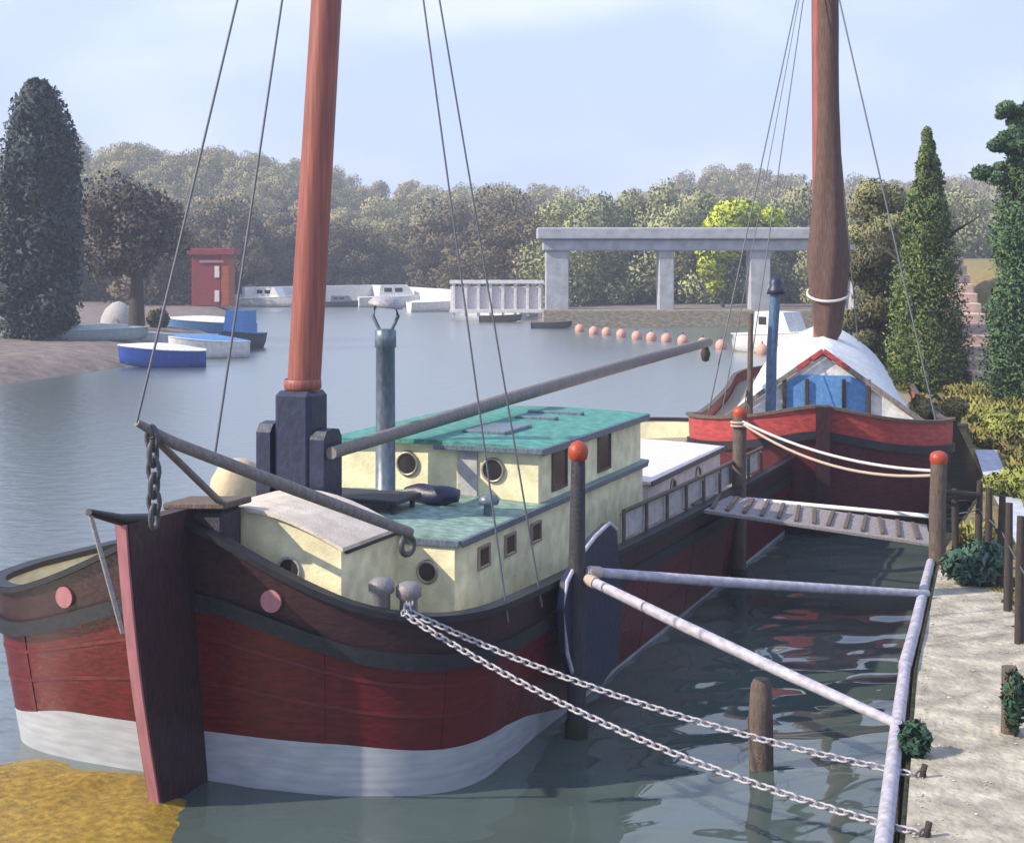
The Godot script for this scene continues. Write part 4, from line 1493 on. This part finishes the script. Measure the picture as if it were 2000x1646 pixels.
func make_left_bank_things() -> void:
	small_boat("punt", "long pale grey punt drawn up on the left bank", Vector3(-21.0, 0.62, -76.0), 1.52, 5.8, 1.5, 0.5, M.punt, M.punt, "cover", M.punt)
	small_boat("dinghy", "white dinghy with a deep blue hull nearest the left bank", Vector3(-15.1, 0.02, -66.5), -1.35, 3.6, 1.6, 0.7, M.bluehull, M.white, "cover", M.white, "dinghies by the left bank")
	small_boat("dinghy", "white dinghy under a bright blue cover", Vector3(-14.3, 0.02, -72.5), -1.2, 3.6, 1.7, 0.75, M.white, M.white, "cover", M.blue, "dinghies by the left bank")
	small_boat("dinghy", "small boat with a pale blue canopy, outermost of the left group", Vector3(-14.1, 0.02, -79.5), -0.3, 3.4, 1.7, 0.75, M.darkboat, M.blue, "canopy", M.blue, "dinghies by the left bank")
	small_boat("dinghy", "white dinghy with grey cockpit beside the stout tree trunk", Vector3(-17.0, 0.15, -78.5), -1.4, 3.8, 1.7, 0.6, M.white, M.white, "open", M.white, "dinghies by the left bank")
	small_boat("dinghy", "white boat under a blue-edged sheet below the red shed", Vector3(-17.6, 0.1, -90.0), -1.45, 5.2, 2.0, 0.8, M.blue, M.white, "cover", M.white, "dinghies by the left bank")
	# red shed
	var s = thing("red_shed", "small dark red shed with an orange side wall on the left bank", "shed", Vector3(-24.9, 0.8, -128.0))
	var w = mb()
	box(w, Vector3(-0.35, 2.0, 0), Vector3(2.4, 4.2, 2.6), Basis.IDENTITY, 0.04)
	obj("wall", w, M.shed, s)
	var ws = mb()
	box(ws, Vector3(1.2, 2.0, 0), Vector3(0.68, 4.2, 2.6), Basis.IDENTITY, 0.04)
	obj("corner_board", ws, M.shedside, s)
	var r = mb()
	box(r, Vector3(0.1, 4.35, 0), Vector3(3.9, 0.55, 3.2), Basis.IDENTITY, 0.05)
	obj("roof", r, M.shed, s)
	var ln = mb()
	box(ln, Vector3(0.1, 3.55, 1.36), Vector3(2.0, 0.22, 0.12), Basis.IDENTITY, 0.02)
	obj("lintel", ln, M.pink, s)
	for y in [2.7, 0.7]:
		var p = mb()
		box(p, Vector3(0.55, y, 1.34), Vector3(0.38, 0.95, 0.06), Basis.IDENTITY, 0.02)
		obj("window", p, M.pinkwhite, s)
	# pale tent behind the trunk
	var tn = thing("bell_tent", "small pale rounded tent just left of the stout trunk", "tent", Vector3(-23.6, 0.7, -92.0))
	var tt = mb(true)
	lathe(tt, [Vector2(1.1, 0), Vector2(1.0, 0.5), Vector2(0.75, 0.95), Vector2(0.35, 1.3), Vector2(0, 1.4)], 18, Transform3D.IDENTITY, 0.02, 8)
	var tm = obj("canvas", tt, M.greycanvas, tn)
	var fl = mb()
	slab(fl, [Vector2(-0.3, 0), Vector2(0.3, 0), Vector2(0.05, 0.5)], Vector3(0, 0, 1.05), Vector3.RIGHT, Vector3.UP, 0.03)
	obj("flap", fl, M.greycanvas, tm)
	var bu = thing("round_bush", "small round dark bush beside the stout trunk", "bush", Vector3(-20.3, 0.6, -88.0))
	put("foliage", leaves([[Vector3(0, 0.6, 0), Vector3(0.65, 0.6, 0.65), 1200]], 0.12, 91, [Color(0.05, 0.045, 0.03), Color(0.09, 0.075, 0.03)]), M.leaf, bu)
	trunk(bu, 0.5, 0.05, 4, 92)

func bush(called: String, label: String, at: Vector3, r: float, hgt: float, count: int, leaf: float, sd: int, tones: Array) -> void:
	var t = thing(called, label, "plant", at)
	var cl = []
	var q = RandomNumberGenerator.new()
	q.seed = sd
	for i in 9:
		var a = q.randf() * TAU
		cl.append([Vector3(cos(a) * r * q.randf() * 0.7, hgt * q.randf_range(0.25, 0.7), sin(a) * r * q.randf() * 0.7), Vector3(r * 0.42, hgt * 0.3, r * 0.42), count / 9])
	put("foliage", leaves(cl, leaf, sd + 1, tones, -0.3, 1.4), M.leaf, t)
	var st = mb(true)
	for i in 5:
		var a = TAU * i / 5.0
		tube(st, [Vector3(0, -0.05, 0), Vector3(cos(a) * r * 0.5, hgt * 0.6, sin(a) * r * 0.5)], [r * 0.05, r * 0.02], 6)
	obj("stem", st, M.bark, t)

func make_bank_plants() -> void:
	var teal = [Color(0.035, 0.10, 0.085), Color(0.05, 0.12, 0.09), Color(0.03, 0.085, 0.06), Color(0.07, 0.13, 0.07)]
	bush("teal_bush", "blue-green bush at the far end of the sandy towpath", Vector3(5.45, 0.95, -17.9), 0.42, 0.55, 2600, 0.045, 100, teal)
	bush("quay_weed", "dark green weed growing on the quay edge by the slanting pole", Vector3(3.11, 0.95, -11.8), 0.14, 0.30, 900, 0.028, 110, [Color(0.02, 0.075, 0.045), Color(0.035, 0.10, 0.05), Color(0.015, 0.05, 0.035)])
	bush("fence_plant", "dark green creeper on the stump at the right edge", Vector3(4.02, 0.95, -12.25), 0.14, 0.62, 900, 0.03, 120, [Color(0.02, 0.075, 0.05), Color(0.04, 0.10, 0.05), Color(0.06, 0.06, 0.03)])
	var sp = thing("fence_stump", "grey-brown stump under the creeper at the right edge", "stump", Vector3(4.0, 0.9, -12.35))
	var ss = mb(true)
	tube(ss, [Vector3(0, -0.2, 0), Vector3(0.01, 0.3, 0), Vector3(0.0, 0.6, 0)], [0.075, 0.07, 0.06], 12)
	obj("stump", ss, M.oldwood, sp)
	var lime = [Color(0.20, 0.23, 0.04), Color(0.16, 0.20, 0.04), Color(0.24, 0.25, 0.06)]
	bush("bank_shrub", "yellow-green shrub on the bank below the fir tree", Vector3(9.9, 1.1, -30.0), 0.85, 0.75, 7000, 0.05, 140, lime)
	bush("bank_shrub", "ochre brown shrub on the bank beside the second barge", Vector3(8.9, 1.15, -32.5), 0.7, 0.8, 6000, 0.05, 150, [Color(0.21, 0.17, 0.06), Color(0.18, 0.16, 0.05), Color(0.23, 0.18, 0.08)])
	bush("bank_shrub", "low yellow-green shrub at the right edge above the pale footpath", Vector3(7.9, 0.98, -24.0), 0.6, 0.55, 5000, 0.045, 160, lime)
	# fence along the towpath
	var f = thing("paling_fence", "dark uneven paling fence on the right of the towpath", "fence", Vector3(4.6, 0.93, -13.4))
	var line = [[4.72, 13.9, 1.40], [5.02, 15.2, 1.30], [5.36, 16.6, 1.20], [5.66, 17.8, 1.10], [5.86, 18.9, 1.02], [5.98, 19.7, 0.98], [5.74, 19.85, 0.86]]
	var tops = []
	for p in line:
		var st = mb(true)
		var b = Vector3(p[0], 0.93, -p[1]) - f.position
		var lean = Vector3(rng.randf_range(-0.03, 0.03), 0, rng.randf_range(-0.03, 0.03))
		tube(st, [b + Vector3(0, -0.25, 0), b + Vector3(0, p[2] * 0.5, 0) + lean * 0.5, b + Vector3(0, p[2], 0) + lean], [0.05, 0.047, 0.038], 9)
		obj("post", st, M.darkwood, f)
		tops.append(b + Vector3(0, p[2] * 0.62, 0) + lean * 0.6)
	for i in line.size() - 1:
		line_part(f, "wire", tops[i], tops[i + 1], 0.007, M.wire)
	line_part(f, "rail", tops[5] + Vector3(0, 0.2, 0), Vector3(5.44, 1.82, -19.4) - f.position, 0.035, M.darkwood)
	# loose stones on the towpath
	var pm = mb(true)
	lathe(pm, [Vector2(0, -0.5), Vector2(0.7, -0.35), Vector2(1.0, 0.0), Vector2(0.75, 0.4), Vector2(0, 0.55)], 7, Transform3D.IDENTITY, 0.12, 3)
	pm.generate_normals()
	var sm = MultiMesh.new()
	sm.transform_format = MultiMesh.TRANSFORM_3D
	sm.use_colors = true
	sm.mesh = pm.commit()
	sm.instance_count = 800
	for i in 800:
		var q = rng.randf_range(8.0, 18.5)
		var u = rng.randf()
		if rng.randf() < 0.6: u = 0.06 * u if rng.randf() < 0.4 else 1.0 - 0.3 * u * u
		var x = quay_x(q) + 0.1 + u * 1.1
		var z = rng.randf_range(0.004, 0.010) * (1.8 if rng.randf() < 0.06 else 1.0)
		sm.set_instance_transform(i, Transform3D(Basis(Vector3.UP, rng.randf() * TAU).scaled(Vector3(z * rng.randf_range(0.8, 1.5), z * 0.6, z)), Vector3(x, bank_y(x, q) + 0.042, -q)))
		var g = rng.randf_range(0.25, 0.6)
		sm.set_instance_color(i, Color(g, g * 0.93, g * 0.82))
	var so = MultiMeshInstance3D.new()
	so.multimesh = sm
	so.material_override = M.stone
	so.name = "path_gravel"
	tag(so, "loose gravel scattered over the sandy towpath", "gravel", "", "stuff")
	add_child(so)
	# rough grass on the bank
	var tones = [Color(0.21, 0.20, 0.06), Color(0.22, 0.25, 0.05), Color(0.16, 0.21, 0.045), Color(0.23, 0.18, 0.07)]
	var gm = leaves([[Vector3(0, 0.08, 0), Vector3(0.16, 0.10, 0.16), 70]], 0.05, 130, tones, -1.6, 1.6)
	var pos = []
	for i in 15000:
		var d = rng.randf_range(17.5, 42.0)
		var x = quay_x(d) + rng.randf_range(0.35, 8.0)
		var fx = lerp(5.15, 8.75, (d - 14.6) / 14.4)
		if x / d > 0.40 or (d < 19.5 and x < quay_x(d) + 1.0) or (d < 29.5 and abs(x - fx - 0.2) < 0.45): continue
		pos.append(Vector3(x, bank_y(x, d), -d))
	var far_tufts = pos.size()
	for i in 260:
		var d = rng.randf_range(9.0, 18.5)
		var x = quay_x(d) + rng.randf_range(1.15, 1.5) - 0.5 * smoothstep(14.0, 19.0, d)
		pos.append(Vector3(x, bank_y(x, d) - 0.03, -d))
	var mm = MultiMesh.new()
	mm.transform_format = MultiMesh.TRANSFORM_3D
	mm.use_colors = true
	mm.mesh = gm
	mm.instance_count = pos.size()
	for i in pos.size():
		var n = 0.75 + 0.35 * sin(pos[i].x * 1.1) * sin(pos[i].z * 0.6) + rng.randf_range(-0.15, 0.25)
		mm.set_instance_transform(i, Transform3D(Basis(Vector3.UP, rng.randf() * TAU).scaled(Vector3.ONE * rng.randf_range(0.7, 1.5) * (1.0 if i < far_tufts else 0.42)), pos[i]))
		mm.set_instance_color(i, Color(n * 1.1, n, n * 0.9))
	var o = MultiMeshInstance3D.new()
	o.multimesh = mm
	o.material_override = M.leaf
	o.name = "bank_grass"
	tag(o, "rough brown and green grass covering the right bank", "grass", "", "stuff")
	add_child(o)
